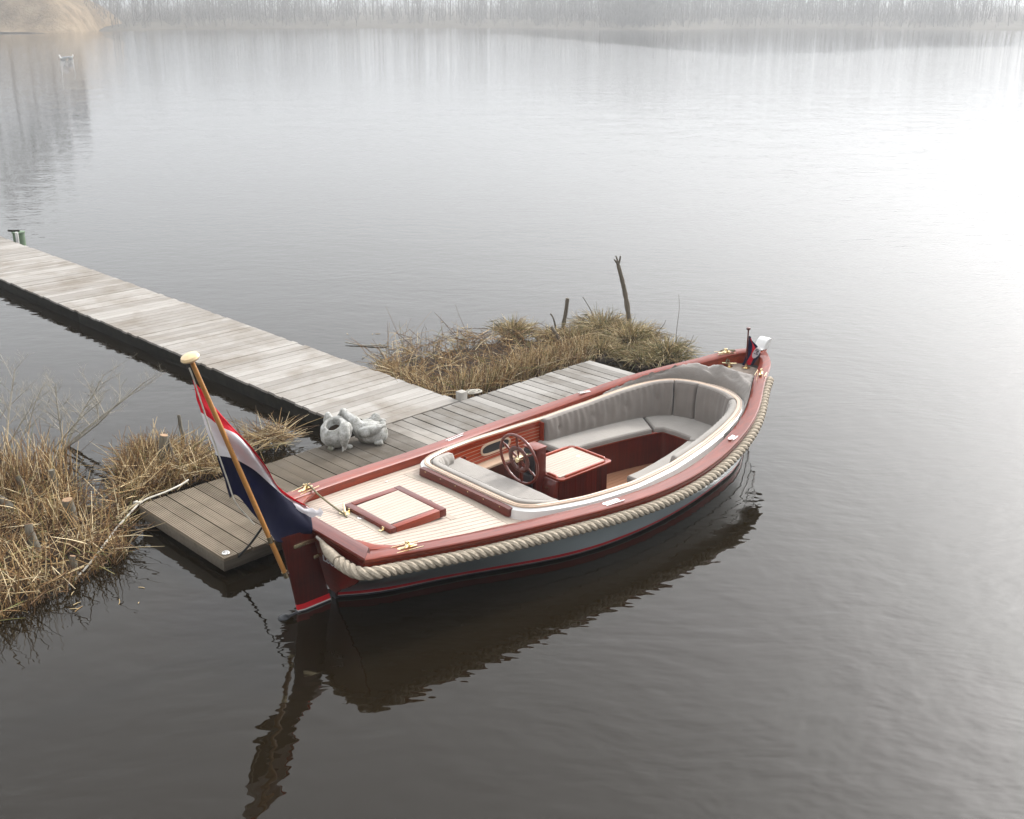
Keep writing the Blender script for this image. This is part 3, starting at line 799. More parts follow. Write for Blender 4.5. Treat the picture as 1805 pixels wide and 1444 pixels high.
tussock(970, 600, 0.28, 0.26, 420, 'low dark tussock around the thin twig at the back', 7, 0.1)
tussock(1010, 605, 0.3, 0.34, 480, 'low brown tussock by the straight cut stake', 8, 0.15)

# loose straws afloat off the reeds
fs = MB(); r5 = random.Random(5)
for k in range(20):
    px, py = (r5.uniform(110, 270), r5.uniform(1020, 1075)) if k < 8 else (r5.uniform(600, 790), r5.uniform(560, 640))
    c = at(px, py, 0.004); a = r5.uniform(0, 6.28); L_ = r5.uniform(0.02, 0.10)
    fs.ccol = r5.choice(TANS[:4])
    d = Vector((math.cos(a), math.sin(a), 0))
    fs.tube([c-d*L_/2, c+d*L_*0.1+Vector((-d.y, d.x, 0))*L_*0.08, c+d*L_/2], [0.003, 0.0035, 0.002], 4)
tag(fs.build('floating_straw', M_REED), 'loose bits of straw afloat beside the reeds', kind='stuff')
# ------------------------------------------------------------------ stumps, sticks, twigs
def stump(px, py, top, r, label, cut=True, seed=0, n=6, group='cut willow stumps in the reeds'):
    """base pixel on the ground, top given as (dx,dy,height) in metres"""
    b = at(px, py, 0); r_ = random.Random(seed+5)
    root = empty('cut_stump', label, 'stump', Matrix.Translation(b), group)
    T = Vector(top); pts = []; rad = []
    for k in range(n+1):
        t = k/n
        q = T*t+Vector((r_.uniform(-1, 1), r_.uniform(-1, 1), 0))*r*0.25*(0 if k == 0 else 1)
        pts.append(q); rad.append(r*(1.15-0.25*t)*r_.uniform(0.93, 1.07))
    pts[0] = pts[0]-T.normalized()*0.25
    mb = MB(); mb.tube(pts, rad, 10); mb.build('stem', M_BARK, root)
    if cut:
        d = (pts[-1]-pts[-2]).normalized()
        mb = MB(); mb.tube([pts[-1]-d*0.002, pts[-1]+d*0.004], [rad[-1]*0.93, rad[-1]*0.9], 10); mb.build('cut_face', M_CUT, root)
stump(285, 838, (0.06, 0.03, 0.46), 0.05, 'tall cut stump with orange top behind the landing stage reeds', True, 1)
stump(136, 935, (-0.06, 0.02, 0.32), 0.055, 'thick cut stump with orange top in the middle of the left reeds', True, 2)
stump(68, 985, (-0.05, 0.02, 0.34), 0.042, 'grey-barked cut stem leaning left in the lower reeds', True, 3)
stump(133, 1016, (0.0, 0.0, 0.2), 0.03, 'thin short cut stump at the water edge of the left reeds', True, 4)
stump(104, 885, (-0.03, 0.0, 0.36), 0.035, 'pale upright stem beside the water notch in the left reeds', False, 5)
stump(70, 893, (-0.22, 0.08, 0.3), 0.03, 'pale stem leaning left behind the thick stump', False, 6)
stump(36, 908, (-0.36, 0.1, 0.26), 0.04, 'thick pale trunk leaning out of the left edge', False, 7)
stump(322, 768, (-0.02, 0.0, 0.26), 0.022, 'thin dark stake at the back of the reeds left of the flag', False, 8)
def stick(name, px, py, pts, rad, label, mat=M_STICK, cat_='stick', extra=()):
    mb = MB(); b = at(px, py, 0)
    P = cat(pts, 4); n = len(P)
    rl = [rad[0]+(rad[1]-rad[0])*k/(n-1) for k in range(n)]
    r_ = random.Random(int(px)); rl = [x*r_.uniform(0.88, 1.14) for x in rl]
    mb.tube(P, rl, 8)
    for e, er in extra: mb.tube(cat(e, 3), [er*(1-0.4*k/(3*(len(e)-1))) for k in range(3*(len(e)-1)+1)], 6)
    tag(mb.build(name, mat, None, M=Matrix.Translation(b)), label, cat_)
stick('forked_stick', 1109, 588, [(0, 0, -0.3), (0, 0, 0.05), (-0.03, 0, 0.35), (-0.08, 0.02, 0.62), (-0.14, 0.02, 0.86), (-0.21, 0.03, 1.10)], (0.045, 0.030), 'tall dark forked stick rising from the reed islet', extra=(([(-0.205, 0.03, 1.08), (-0.25, 0.0, 1.15), (-0.275, 0.0, 1.175)], 0.018), ([(-0.205, 0.03, 1.08), (-0.22, 0.05, 1.16), (-0.245, 0.06, 1.22)], 0.016), ([(-0.205, 0.03, 1.08), (-0.185, 0.03, 1.15), (-0.175, 0.03, 1.225)], 0.018), ([(-0.08, 0.02, 0.66), (-0.115, 0.0, 0.70), (-0.13, 0.0, 0.71)], 0.022)))
stick('cut_stake', 993, 575, [(0, 0, -0.3), (0, 0, 0.0), (0.035, 0, 0.22), (0.06, 0, 0.46)], (0.033, 0.03), 'straight cut stake standing at the back of the reed bed')
stick('twig', 980, 582, [(0, 0, -0.2), (0, 0, 0.0), (-0.04, 0, 0.18), (-0.09, 0, 0.27)], (0.018, 0.010), 'thin crooked twig left of the straight stake')
stick('stick', 987, 615, [(0.06, 0, -0.1), (0.03, 0, 0.08), (-0.06, 0.05, 0.22), (-0.13, 0.08, 0.32)], (0.028, 0.022), 'dark stick leaning over the pale reeds by the stake')
stick('dead_stem', 1192, 600, [(0, 0, -0.1), (0, 0, 0.2), (0.02, 0, 0.5), (0.0, 0, 0.72)], (0.005, 0.002), 'long thin upright stem right of the forked stick')
stick('dead_stem', 1050, 560, [(0, 0, -0.1), (-0.08, 0, 0.12), (-0.22, 0, 0.35)], (0.009, 0.005), 'thin twig slanting left above the left tussock')
stick('dead_stem', 1150, 612, [(0, 0, -0.1), (0.05, 0, 0.18), (0.16, 0, 0.36), (0.18, 0, 0.42)], (0.007, 0.003), 'thin twig slanting right between the tussocks')
stick('dead_stem', 1205, 640, [(0, 0, -0.1), (0.05, 0, 0.2), (0.12, 0, 0.42)], (0.005, 0.002), 'thin stem slanting right above the round tussock')
stick('driftwood_stick', 640, 610, [(-0.28, 0.1, 0.03), (0, 0.0, 0.01), (0.25, -0.03, 0.02), (0.4, -0.05, 0.0)], (0.01, 0.008), 'thin floating stick off the edge of the walkway', M_TWIG)
stick('dark_stick', 300, 838, [(0.28, -0.18, 0.0), (0.18, -0.1, 0.12), (0.06, 0.0, 0.22), (0.0, 0.05, 0.42)], (0.022, 0.018), 'crooked bare stick beside the tall cut stump')
# bare shrub at the left
def shrub(px, py, label, seed, limbs):
    r_ = random.Random(seed); mb = MB(); b = at(px, py, 0)
    root = empty('bare_shrub', label, 'shrub', Matrix.Translation(b), 'bare shrubs at the left edge')
    for d, L, r in limbs:
        br = MB()
        branchy(br, (r_.uniform(-0.1, 0.1), r_.uniform(-0.1, 0.1), 0.0), L, r, r_, 4, 0.52, 8, 5, 0.25, 0.02, d)
        br.build('branch', M_TWIG, root)
shrub(112, 790, 'pale bare shrub spreading its twigs over the water left of the flag', 5, (((1.1, 0.2), 1.2, 0.021), ((0.5, 0.4), 0.95, 0.016), ((0.9, -0.1), 0.85, 0.014), ((-0.3, 0.3), 0.8, 0.014), ((1.9, 0.3), 0.95, 0.014), ((0.1, 0.1), 0.7, 0.012)))
shrub(14, 800, 'pale bare shrub cut by the left edge of the picture', 9, (((0.15, 0.2), 1.0, 0.019), ((0.5, 0.2), 0.85, 0.014), ((-0.4, 0.2), 0.8, 0.013), ((0.9, 0.1), 0.75, 0.012)))

# ------------------------------------------------------------------ ropes on the landing stage
mb = MB()
pts = [at(132, 1022, 0.03), at(165, 985, 0.10), at(205, 932, 0.14), at(236, 897, 0.2), at(244, 889, 0.215), at(258, 880, 0.22), at(290, 868, 0.222), at(318, 855, 0.225), at(332, 846, 0.23)]
o0 = at(244, 889, 0.2)
mb.tube([p-o0 for p in cat(pts, 8)], 0.0095, 8)
mb.tube([Vector((0.0, 0, 0.0)), Vector((-0.02, 0.02, 0.02)), Vector((-0.03, -0.03, 0.03)), Vector((0.02, -0.03, 0.03)), Vector((0.03, 0.02, 0.02))], 0.014, 8)
tag(mb.build('white_rope', M_WLINE, None, M=Matrix.Translation(o0)), 'weathered white rope lying along the near corner of the landing stage', 'rope')
def knot(c, label, name, mat, r=0.012, sz=0.06, seed=1, n=26):
    r_ = random.Random(seed); mb = MB(); pts = []
    for k in range(n):
        t = k/(n-1)
        pts.append(Vector((math.sin(t*17)*sz*(0.4+t), math.cos(t*13)*sz*0.6, r+abs(math.sin(t*9))*sz*0.35)))
    mb.tube(cat(pts, 3), r, 7)
    return tag(mb.build(name, mat, None, M=Matrix.Translation(c)), label, 'rope')
knot(at(836, 694, DK), 'tangled white rope lying by the inner corner post', 'rope_coil', M_WLINE, 0.011, 0.075, 3)
# ring plate on the near corner
rp = empty('ring_bolt', 'round steel ring plate on the near corner of the landing stage', 'fitting', Matrix.Translation(at(398, 976, DK)))
mb = MB(); mb.lathe([(0.035, 0.001), (0.035, 0.005), (0.02, 0.006), (0.001, 0.006)], 20); mb.build('plate', M_CHROME, rp)
mb = MB(); mb.tube([(0.028*math.cos(a), 0.028*math.sin(a), 0.011) for a in [k*math.pi/8 for k in range(17)]], 0.005, 6); mb.build('ring', M_CHROME, rp)

# ------------------------------------------------------------------ the boat (local x forward from the transom, y to port, z up from the waterline)
_kb = [0, .15, .3, .5, .68, .82, .92, .97, 1.0]; _b = [.753, .951, 1.089, 1.222, 1.111, .81, .455, .275, .07]
_kg = [0, .33, .66, .9, 1.0]; _g = [.723, .559, .588, .859, .975]
_bs, _gs = spline(_kb, _b), spline(_kg, _g)
def bb(s): return max(0.03, _bs(min(max(s, 0), BL)/BL))
def gg(s): return _gs(min(max(s, 0), BL)/BL)
def capw(s): return min(0.155, bb(s)*0.62)
dep = lin([0, 1.5, 3.4, 4.6, 5.3, 6.1], [.115, .115, .105, .125, .16, .15])
cmb_ = lin([0, 1.5, 2.0, 4.8, 5.3, 6.3], [.05, .05, .02, .02, .03, .01])
def yin(s): return bb(s)-capw(s)+0.02
def deckz(s, y): return gg(s)-dep(s)+cmb_(s)*(1-min(1, (y/max(bb(s), .1))**2))
boat = empty('motor_sloop', 'open wooden motor sloop with grey hull, mahogany trim and rope fender', 'boat', BOATM)

# hull shape
def xs_(z): return 0.20-0.28*z
def xb_(z): return 5.93+0.38*min(1, max(0, z+0.3)/1.25)**0.7 if z > -0.3 else 5.93
_wl = spline([0, .03, .13, .25, .34, .46, .62, .73, .84, .94, 1.0], [.02, .14, .37, .65, .85, .955, .91, .80, .61, .25, .02])
_pst = lin([0, .08, .15, .3, .5, .63, .8, 1], [0, .03, .09, .33, .62, .77, .91, 1])
def prof(sg, u):
    k = max(0, 1-sg/0.42)
    k = k*k*(3-2*k)
    return _pst(u)*k+(u**0.8)*(1-k)
def hull_pt(sg, u, side, off=0.0):
    s = sg*BL
    zt = gg(s)-0.035; z = u*zt
    y = _wl(sg)+(bb(s)-0.03-_wl(sg))*prof(sg, u)+off
    x = xs_(z)+sg*(xb_(z)-xs_(z))
    return Vector((x, side*y, z))
NS = 56
sgs = [0.5-0.5*math.cos(math.pi*(k/NS)) if k/NS > 0.5 else k/NS for k in range(NS+1)]
hull = MB()
for side in (1, -1):
    rings = []
    for zf in (-0.34, -0.2, -0.08, 0.0, 0.028):
        ring = []
        for sg in sgs:
            zt = gg(sg*BL)-0.035
            if zf >= 0: p = hull_pt(sg, zf/zt, side)
            else:
                f = 1-(-zf/0.36)**1.6
                p = Vector((xs_(zf)+sg*(xb_(zf)-xs_(zf)), side*max(0.012, _wl(sg)*f), zf))
            ring.append(p)
        rings.append(ring)
    hull.loft(rings, closed=False, caps=False)
hull_o = hull.build('hull', M_BLACK, boat)
def band(name, z0, z1, mat, side, off):
    mb = MB(); rings = []
    for z, o in ((z0, off-0.006), (z0, off), (z1, off), (z1, off-0.006)):
        rings.append([hull_pt(sg, z/(gg(sg*BL)-0.035), side, o) for sg in sgs])
    mb.loft(rings, closed=False, caps=False)
    return mb.build(name, mat, hull_o)
for side in (1, -1):
    band('white_line', 0.0245, 0.033, M_WHITE, side, 0.003)
    band('boot_stripe', 0.033, 0.078, M_RED, side, 0.004)
    NST = 5
    for k in range(NST):
        mb = MB(); rings = []
        def zz(sg, t):
            z0 = 0.078; zt = gg(sg*BL)-0.035
            return (z0+(zt-z0)*t)/zt
        t0, t1 = k/NST, (k+1)/NST
        for t, o in ((t0, 0.0), (t0, 0.009), (t0+(t1-t0)*0.5, 0.0055), (t1, 0.002), (t1, -0.01)):
            rings.append([hull_pt(sg, zz(sg, t), side, o) for sg in sgs])
        mb.loft(rings, closed=False, caps=False)
        mb.build('hull_strake', M_HULL, hull_o)
# the lake: one sheet with a hole where the hull floats
wlp = [hull_pt(sg, 0.0, 1, -0.012) for sg in sgs]+[hull_pt(sg, 0.0, -1, -0.012) for sg in sgs[::-1]]
wlp = [BOATM @ Vector((p.x, p.y if abs(p.y) > 0.008 else 0.004*(1 if i < len(sgs) else -1), 0)) for i, p in enumerate(wlp)]
wc = BOATM @ Vector((3.1, 0, 0))
r_in = [Vector((p.x, p.y, 0)) for p in wlp]
def outr(k, n, rad): 
    a0 = BHD+math.pi
    a = a0-2*math.pi*(k+0.5)/n
    return Vector((wc.x+rad*math.cos(a), wc.y+rad*math.sin(a), 0))
nW = len(r_in)
def ringr(rad, t): return [r_in[k].lerp(outr(k, nW, rad), t) for k in range(nW)]
wb = MB(); wb.loft([r_in, ringr(8, 0.5), ringr(14, 1), ringr(60, 1), ringr(300, 1), ringr(1300, 1)], True, False)
water = wb.build('water', M_WATER, smooth=False)
for p_ in water.data.polygons: 
    pass
bmw = bmesh.new(); bmw.from_mesh(water.data)
for f_ in bmw.faces:
    if f_.normal.z < 0: f_.normal_flip()
bmw.to_mesh(water.data); bmw.free()
tag(water, kind='structure')
# transom
mb = MB()
zs = [0.0+0.69*k/24 for k in range(25)]
zt0 = gg(0)-0.035
lft = []; rgt = []
for z in zs:
    y = 0.02+(bb(0)-0.03-0.02)*prof(0, min(1, z/zt0))
    lft.append((xs_(z)-0.012, y, z)); rgt.append((xs_(z)-0.012, -y, z))
mid = [(xs_(z)-0.012, 0, z) for z in zs]
mb.loft([lft, mid, rgt], closed=False, caps=False)
l2 = [(x+0.03, y, z) for x, y, z in lft]; r2 = [(x+0.03, y, z) for x, y, z in rgt]
mb.loft([lft, l2], closed=False, caps=False); mb.loft([rgt, r2], closed=False, caps=False)
transom = mb.build('transom', M_MAHOGT, boat)
mb = MB(); mb.prism([(0.17, -0.03), (0.235, -0.03), (0.235, 0.03), (0.17, 0.03)], -0.3, 0.06)
mb.build('stern_post', M_BLACK, transom)
mb = MB()
for z0, z1, in ((0.033, 0.078),):
    pass
# cap rail and rubbing strake
def cap_side(side):
    rings = []
    for k in range(70):
        s = BL*0.992*(k/69)
        b_, g_, w = bb(s), gg(s), capw(s)
        pr = [(b_-0.004, -0.040), (b_, -0.034), (b_, -0.008), (b_-0.008, 0.0), (b_-w*0.5, 0.004), (b_-w+0.012, 0.0), (b_-w, -0.010), (b_-w, -0.040)]
        ring = []
        for y, dz in pr:
            x = s
            if k == 0: x = (b_-y)/w*0.155+0.0012
            ring.append((x, side*y, g_+dz))
        rings.append(ring)
    mb = MB(); mb.loft(rings, True, True)
    return mb.build('cap_rail', M_MAHOG, boat)
for side in (1, -1): cap_side(side)
mb = MB()
b0, g0 = bb(0), gg(0)
rings = []
for x, dz in ((0.004, -0.04), (0.0, -0.034), (0.0, -0.008), (0.008, 0.0), (0.078, 0.004), (0.143, 0.0), (0.155, -0.01), (0.155, -0.04)):
    yy = b0-x-0.0015
    rings.append([(x, yy*t, g0+dz) for t in (1, .5, 0, -.5, -1)])
rings = [[r[i] for r in rings] for i in range(5)]
mb.loft(rings, True, True)
mb.build('transom_cap', M_MAHOGT, boat)
for side in (1, -1):
    # corner knee: curved inner filler between side and transom caps
    poly = [(0.157, side*(b0-0.155)), (0.157, side*(b0-0.40)), (0.20, side*(b0-0.36)), (0.25, side*(b0-0.22)), (0.36, side*(b0-0.125)), (0.46, side*(b0-0.075)), (0.50, side*(bb(.5)-0.157)), (0.3, side*(bb(.3)-0.157))]
    mb = MB(); mb.prism(poly, g0-0.075, lambda x, y: gg(x)-0.012); mb.build('corner_knee', M_MAHOG, boat, bevel=0.004)
    # rubbing strake under the cap, two beads
    mb = MB(); rings = []
    for k in range(70):
        s = BL*0.985*(k/69); b_, g_ = bb(s), gg(s)
        pr = [(b_-0.05, -0.04), (b_-0.012, -0.041), (b_-0.006, -0.047), (b_-0.012, -0.054), (b_-0.02, -0.056), (b_-0.02, -0.085), (b_-0.05, -0.09)]
        rings.append([(s+0.01, side*y, g_+dz) for y, dz in pr])
    mb.loft(rings, True, True); mb.build('rubbing_strake', M_MAHOG, boat)
    # bulwark inner face
    mb = MB(); r0 = []; r1 = []; r2_ = []
    for k in range(60):
        s = 0.13+(BL-0.22)*(k/59); y = max(0.02, bb(s)-capw(s)+0.018)
        r0.append((s, side*y, gg(s)-0.03)); r1.append((s, side*(y+0.006), deckz(s, y)-0.02)); r2_.append((s, side*(y+0.03), deckz(s, y)-0.02))
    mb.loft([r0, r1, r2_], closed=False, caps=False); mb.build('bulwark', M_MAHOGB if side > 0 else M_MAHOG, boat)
mb = MB(); mb.box((0.15, 0, g0-0.09), (0.02, 2*b0-0.33, 0.11)); mb.build('bulwark', M_MAHOGT, boat)

# cockpit outline (half), then the closed loop from the port quarter round the bow to the starboard quarter and across aft
HALF = [(1.72, 0.0), (1.72, 0.30), (1.725, 0.56), (1.755, 0.67), (1.85, 0.76), (2.05, 0.83), (2.4, 0.90), (2.9, 0.935), (3.3, 0.925), (3.75, 0.89), (4.2, 0.835), (4.6, 0.77), (4.9, 0.69), (5.1, 0.60), (5.27, 0.46), (5.36, 0.22), (5.38, 0.0)]
H = [Vector((p.x, p.y, 0)) for p in cat([(x, y, 0) for x, y in HALF], 6)]
LOOP = H+[Vector((p.x, -p.y, 0)) for p in H[-2:0:-1]]
def loop_off(d, L=None):
    L = L or LOOP; n = len(L); out = []
    for i in range(n):
        t = (L[(i+1) % n]-L[i-1]).normalized()
        nrm = Vector((-t.y, t.x, 0))        # outward for this winding is left/right resolved below
        if nrm.dot(L[i]-Vector((3.4, 0, 0))) < 0: nrm = -nrm
        out.append(L[i]+nrm*d)
    return out
def yc(s):
    if s <= 1.72 or s >= 5.38: return 0.0
    for i in range(len(H)-1):
        if H[i].x <= s <= H[i+1].x and H[i+1].x > H[i].x:
            t = (s-H[i].x)/(H[i+1].x-H[i].x); return H[i].y+(H[i+1].y-H[i].y)*t
    return 0.0
zc = lin([1.7, 1.95, 2.4, 3.0, 3.6, 4.2, 4.7, 5.1, 5.4], [.61, .597, .57, .545, .55, .595, .655, .70, .73])
def ring_at(off, zf): return [Vector((p.x, p.y, zf(p))) for p in loop_off(off)]
mb = MB()
seq = [(0.075, lambda p: deckz(p.x, p.y)-0.02), (0.060, lambda p: zc(p.x)-0.034), (0.024, lambda p: zc(p.x)-0.014), (-0.022, lambda p: zc(p.x)-0.014), (-0.022, lambda p: zc(p.x)-0.20)]
R4 = [ring_at(o, z) for o, z in seq]
mb.loft([[r[i] for r in R4] for i in range(len(LOOP))]+[[r[0] for r in R4]], closed=False, caps=False)
coam = mb.build('coaming', M_WHITE, boat)
mb = MB()
seq = [(0.026, lambda p: zc(p.x)-0.0135), (0.027, lambda p: zc(p.x)-0.002), (0.021, lambda p: zc(p.x)+0.004), (-0.024, lambda p: zc(p.x)+0.004), (-0.031, lambda p: zc(p.x)-0.002), (-0.031, lambda p: zc(p.x)-0.0135)]
R4 = [ring_at(o, z) for o, z in seq]
mb.loft([[r[i] for r in R4] for i in range(len(LOOP))]+[[r[0] for r in R4]], closed=True, caps=False)
mb.build('rim', M_RIM, coam)
mb = MB()   # dark seam line round the rim
P_ = ring_at(0.010, lambda p: zc(p.x)+0.0045)
mb.tube(P_+[P_[0]], 0.0022, 4); mb.build('seam', M_CAULK, coam)
# mahogany facing on the aft coaming
mb = MB()
n_ = 24; rows = []
for k in range(n_+1):
    y = -0.64+1.28*k/n_
    e = 0.006 if k in (0, n_) else 0.0
    zb, ztp = deckz(1.64, y)+0.006+e, zc(1.7)-0.014-e
    rows.append([(1.665, y, zb), (1.636, y, zb+0.004), (1.642, y, ztp-0.004), (1.69, y, ztp)])
mb.loft(rows, True, True); facing = mb.build('facing_panel', M_MAHOGT, coam)
for y in (-0.52, -0.3, -0.08, 0.1, 0.32, 0.55):
    mb = MB(); mb.lathe([(0.007, 0), (0.007, 0.002), (0.001, 0.003)], 10, Matrix.Translation((1.640, y, zc(1.7)-0.035)) @ Matrix.Rotation(R(-90), 4, 'Y')); mb.build('screw', M_BRASS, facing)
for px, py in ((896, 906), (918, 917), (975, 903), (1014, 888), (1075, 873), (1130, 853), (1145, 847), (1190, 827), (1232, 803)):
    q = bl(px, py, 0.58)
    s = min(max(q.x, 1.95), 5.2); y = -(yc(s)+0.058)
    mb = MB(); mb.lathe([(0.006, 0), (0.006, 0.003), (0.001, 0.004)], 8, Matrix.Translation((s, y, zc(s)-0.05)) @ Matrix.Rotation(R(90), 4, 'X')); mb.build('screw', M_CHROME, coam)

# decks: caulked sub-deck and sprung teak planks
mb = MB()
S_ = [0.10+(BL-0.22)*k/80 for k in range(81)]
def clampy(s): return max(0.0, yc(s)+0.06 if 1.66 < s < 5.40 else 0.0)
for side in (1, -1):
    r0 = []; r1 = []
    for s in S_:
        a, c = clampy(s), max(yin(s)+0.008, clampy(s)+0.005)
        r0.append((s, side*a, deckz(s, a)-0.004)); r1.append((s, side*c, deckz(s, c)-0.004))
    mids = [tuple((Vector(p)*0.5+Vector(q)*0.5)+Vector((0, 0, 0.004))) for p, q in zip(r0, r1)]
    mb.loft([r0, mids, r1], closed=False, caps=False)
subdeck = mb.build('deck', M_CAULK, boat)
mb = MB()
NP = 15
S2 = [0.158+(BL-0.32)*k/120 for k in range(121)]
for side in (1, -1):
    for k in range(NP):
        run = []
        for s in S2+[None]:
            ok = False
            if s is not None:
                W_ = yin(s)
                y0, y1 = W_*k/NP+0.0030, W_*(k+1)/NP-0.0030
                lo = clampy(s)+(0.012 if clampy(s) > 0 else 0)
                y0 = max(y0, lo)
                ok = y1-y0 > 0.004
            if ok:
                run.append((s, y0, y1))
            elif len(run) > 1:
                rings = []
                for s_, a, c in run:
                    rings.append([(s_, side*a, deckz(s_, a)-0.003), (s_, side*a, deckz(s_, a)+0.0035), (s_, side*c, deckz(s_, c)+0.0035), (s_, side*c, deckz(s_, c)-0.003)])
                mb.loft(rings, True, True); run = []
            else: run = []
planking = tag(mb.build('deck_planking', M_TEAK, subdeck, smooth=False), kind='stuff')
def deck_strip(poly, name='margin_plank', dz=0.0065, mat=M_TEAKX):
    mb = MB(); 
    mb.prism(poly, lambda x, y: deckz(x, y)-0.002, lambda x, y: deckz(x, y)+dz)
    return mb.build(name, mat, subdeck, smooth=False)
for i in range(6):
    y0 = -0.78+1.56*i/6; y1 = -0.78+1.56*(i+1)/6
    deck_strip([(1.548, y0), (1.632, y0), (1.632, y1), (1.548, y1)])
for y0, y1 in ((-.40, -.13), (-.13, .14), (.14, .41)):
    deck_strip([(0.475, y0), (0.548, y0), (0.548, y1), (0.475, y1)])
    deck_strip([(1.172, y0), (1.235, y0), (1.235, y1), (1.172, y1)])

# aft hatch
hz0, hz1 = 0.575, 0.648
hatch = MB()
for a, c in (((0.55, -0.34), (0.62, 0.34)), ((1.10, -0.34), (1.17, 0.34))):
    mbx = MB(); mbx.prism([(a[0], a[1]), (c[0], a[1]+0.0), (c[0], c[1]), (a[0], c[1])], hz0, hz1)
    hatch.add(mbx.v, mbx.f)
hatch_o = hatch.build('hatch', M_MAHOGT, boat, bevel=0.005)
for y0, y1 in ((-0.34, -0.272), (0.272, 0.34)):
    mb = MB(); mb.prism([(0.6215, y0), (1.0985, y0), (1.0985, y1), (0.6215, y1)], hz0, hz1); mb.build('hatch_rail', M_MAHOG, hatch_o, bevel=0.005)
mb = MB(); mb.prism([(0.615, -0.275), (1.105, -0.275), (1.105, 0.275), (0.615, 0.275)], hz0+0.01, hz1-0.009); mb.build('hatch_panel', M_CAULK, hatch_o)
mb = MB()
for k in range(11):
    y0 = -0.268+0.536*k/11; a = 0.018
    mb.prism([(0.624, y0*0.93+0.0018), (1.096, y0*1.0+0.0018), (1.096, (y0+0.0487)*1.0-0.0018), (0.624, (y0+0.0487)*0.93-0.0018)], hz1-0.012, hz1-0.004)
tag(mb.build('hatch_planking', M_TEAK, hatch_o, smooth=False), kind='stuff')
for y in (0.25, -0.25):
    mb = MB(); mb.box((0.546, y, hz1-0.022), (0.006, 0.03, 0.036)); mb.box((0.525, y, deckz(.52, y)+0.011), (0.042, 0.034, 0.007)); mb.tube([(0.544, y-0.018, hz1-0.045), (0.544, y+0.018, hz1-0.045)], 0.007, 8)
    mb.build('hinge', M_BRASS, hatch_o, bevel=0.001)
# deck fittings
def fitting(mb, name, mat=M_BRASS, parent=boat, bevel=0.0): return mb.build(name, mat, parent, bevel=bevel)
q = bl(608, 913, 0.57)
mb = MB(); zq = deckz(q.x, q.y)
for d in (-0.045, 0.045): mb.tube([(q.x+0.5*d, q.y+d*0.8, zq), (q.x+0.5*d, q.y+d*0.8, zq+0.05)], 0.010, 8)
mb.tube([(q.x-0.05, q.y-0.085, zq+0.055), (q.x, q.y, zq+0.05), (q.x+0.05, q.y+0.085, zq+0.055)], [0.008, 0.012, 0.008], 8)
mb.lathe([(0.05, 0.004), (0.05, 0.009), (0.02, 0.011), (0.001, 0.011)], 18, Matrix.Translation((q.x, q.y, zq)))
fitting(mb, 'stern_cleat')
q = bl(637, 920, 0.575); mb = MB(); mb.lathe([(0.035, 0.005), (0.035, 0.011), (0.022, 0.012), (0.016, 0.006), (0.001, 0.006)], 20, Matrix.Translation((q.x, q.y, deckz(q.x, q.y)))); fitting(mb, 'deck_filler', M_CHROME)
q = bl(681, 844, 0.56); mb = MB(); mb.lathe([(0.014, 0.004), (0.014, 0.012), (0.001, 0.013)], 14, Matrix.Translation((q.x, q.y, deckz(q.x, q.y)))); fitting(mb, 'vent_cap', M_CHROME)
q = bl(758, 879, 0.58); mb = MB(); mb.box((q.x, q.y, deckz(q.x, q.y)+0.008), (0.02, 0.045, 0.006)); fitting(mb, 'latch', M_RUBBER)
def chock(s, side, mat=M_BRASS):
    """fairlead with two horns and chafe strips, lying on the cap rail"""
    y = side*(bb(s)-capw(s)*0.5); z = gg(s)+0.004
    ang = math.atan2(bb(s+.05)-bb(s-.05), 0.1)*side
    Mx = Matrix.Translation((s, y, z)) @ Matrix.Rotation(ang, 4, 'Z')
    mb = MB()
    pl = [(-0.075, -0.018), (0.075, -0.018), (0.09, 0), (0.075, 0.018), (-0.075, 0.018), (-0.09, 0)]
    base = MB(); base.prism(pl, 0.0, 0.008); mb.add([Mx @ Vector(v) for v in base.v], base.f)
    for e in (1, -1):
        arc = [Mx @ Vector((e*(0.062-0.055*math.sin(a)), e*0.012*math.cos(a), 0.008+0.034*(1-math.cos(a))*0.9)) for a in [k*math.pi/12 for k in range(9)]]
        mb.tube(arc, [0.009]*9, 8)
    for off in (0.055, -0.055):
        st = MB(); st.box((0, side*off, 0.005), (0.24, 0.007, 0.006)); mb.add([Mx @ Vector(v) for v in st.v], st.f)
    o = mb.build('fairlead', mat, boat, bevel=0.0)
def capplate(px, py, L, wd):
    q = bl(px, py, 0.56); s = q.x; side = 1 if q.y > 0 else -1
    s = bl(px, py, gg(s)).x
    y = side*(bb(s)-capw(s)*0.52); ang = math.atan2(bb(s+.05)-bb(s-.05), 0.1)*side
    Mx = Matrix.Translation((s, y, gg(s)+0.0065)) @ Matrix.Rotation(ang, 4, 'Z')
    mb = MB(); pl = [(L/2*math.cos(a)**1 if False else 0, 0) for a in ()]
    pl = [(-L/2+0.012, -wd/2), (L/2-0.012, -wd/2), (L/2, -wd/2+0.012), (L/2, wd/2-0.012), (L/2-0.012, wd/2), (-L/2+0.012, wd/2), (-L/2, wd/2-0.012), (-L/2, -wd/2+0.012)]
    a = MB(); a.prism(pl, -0.003, 0.004); mb.add([Mx @ Vector(v) for v in a.v], a.f)
    st = MB(); st.box((0.02, -side*-(wd/2+0.02), 0.001), (L*1.15, 0.010, 0.008)); mb.add([Mx @ Vector(v) for v in st.v], st.f)
    mb.build('cover_plate', M_CHROME, boat)
chock(bl(711, 962, gg(.4)).x, -1); chock(bl(536, 860, gg(.3)).x, 1)
chock(bl(1252, 632, gg(5.4)).x, 1); chock(bl(1341, 655, gg(5.9)).x, -1)
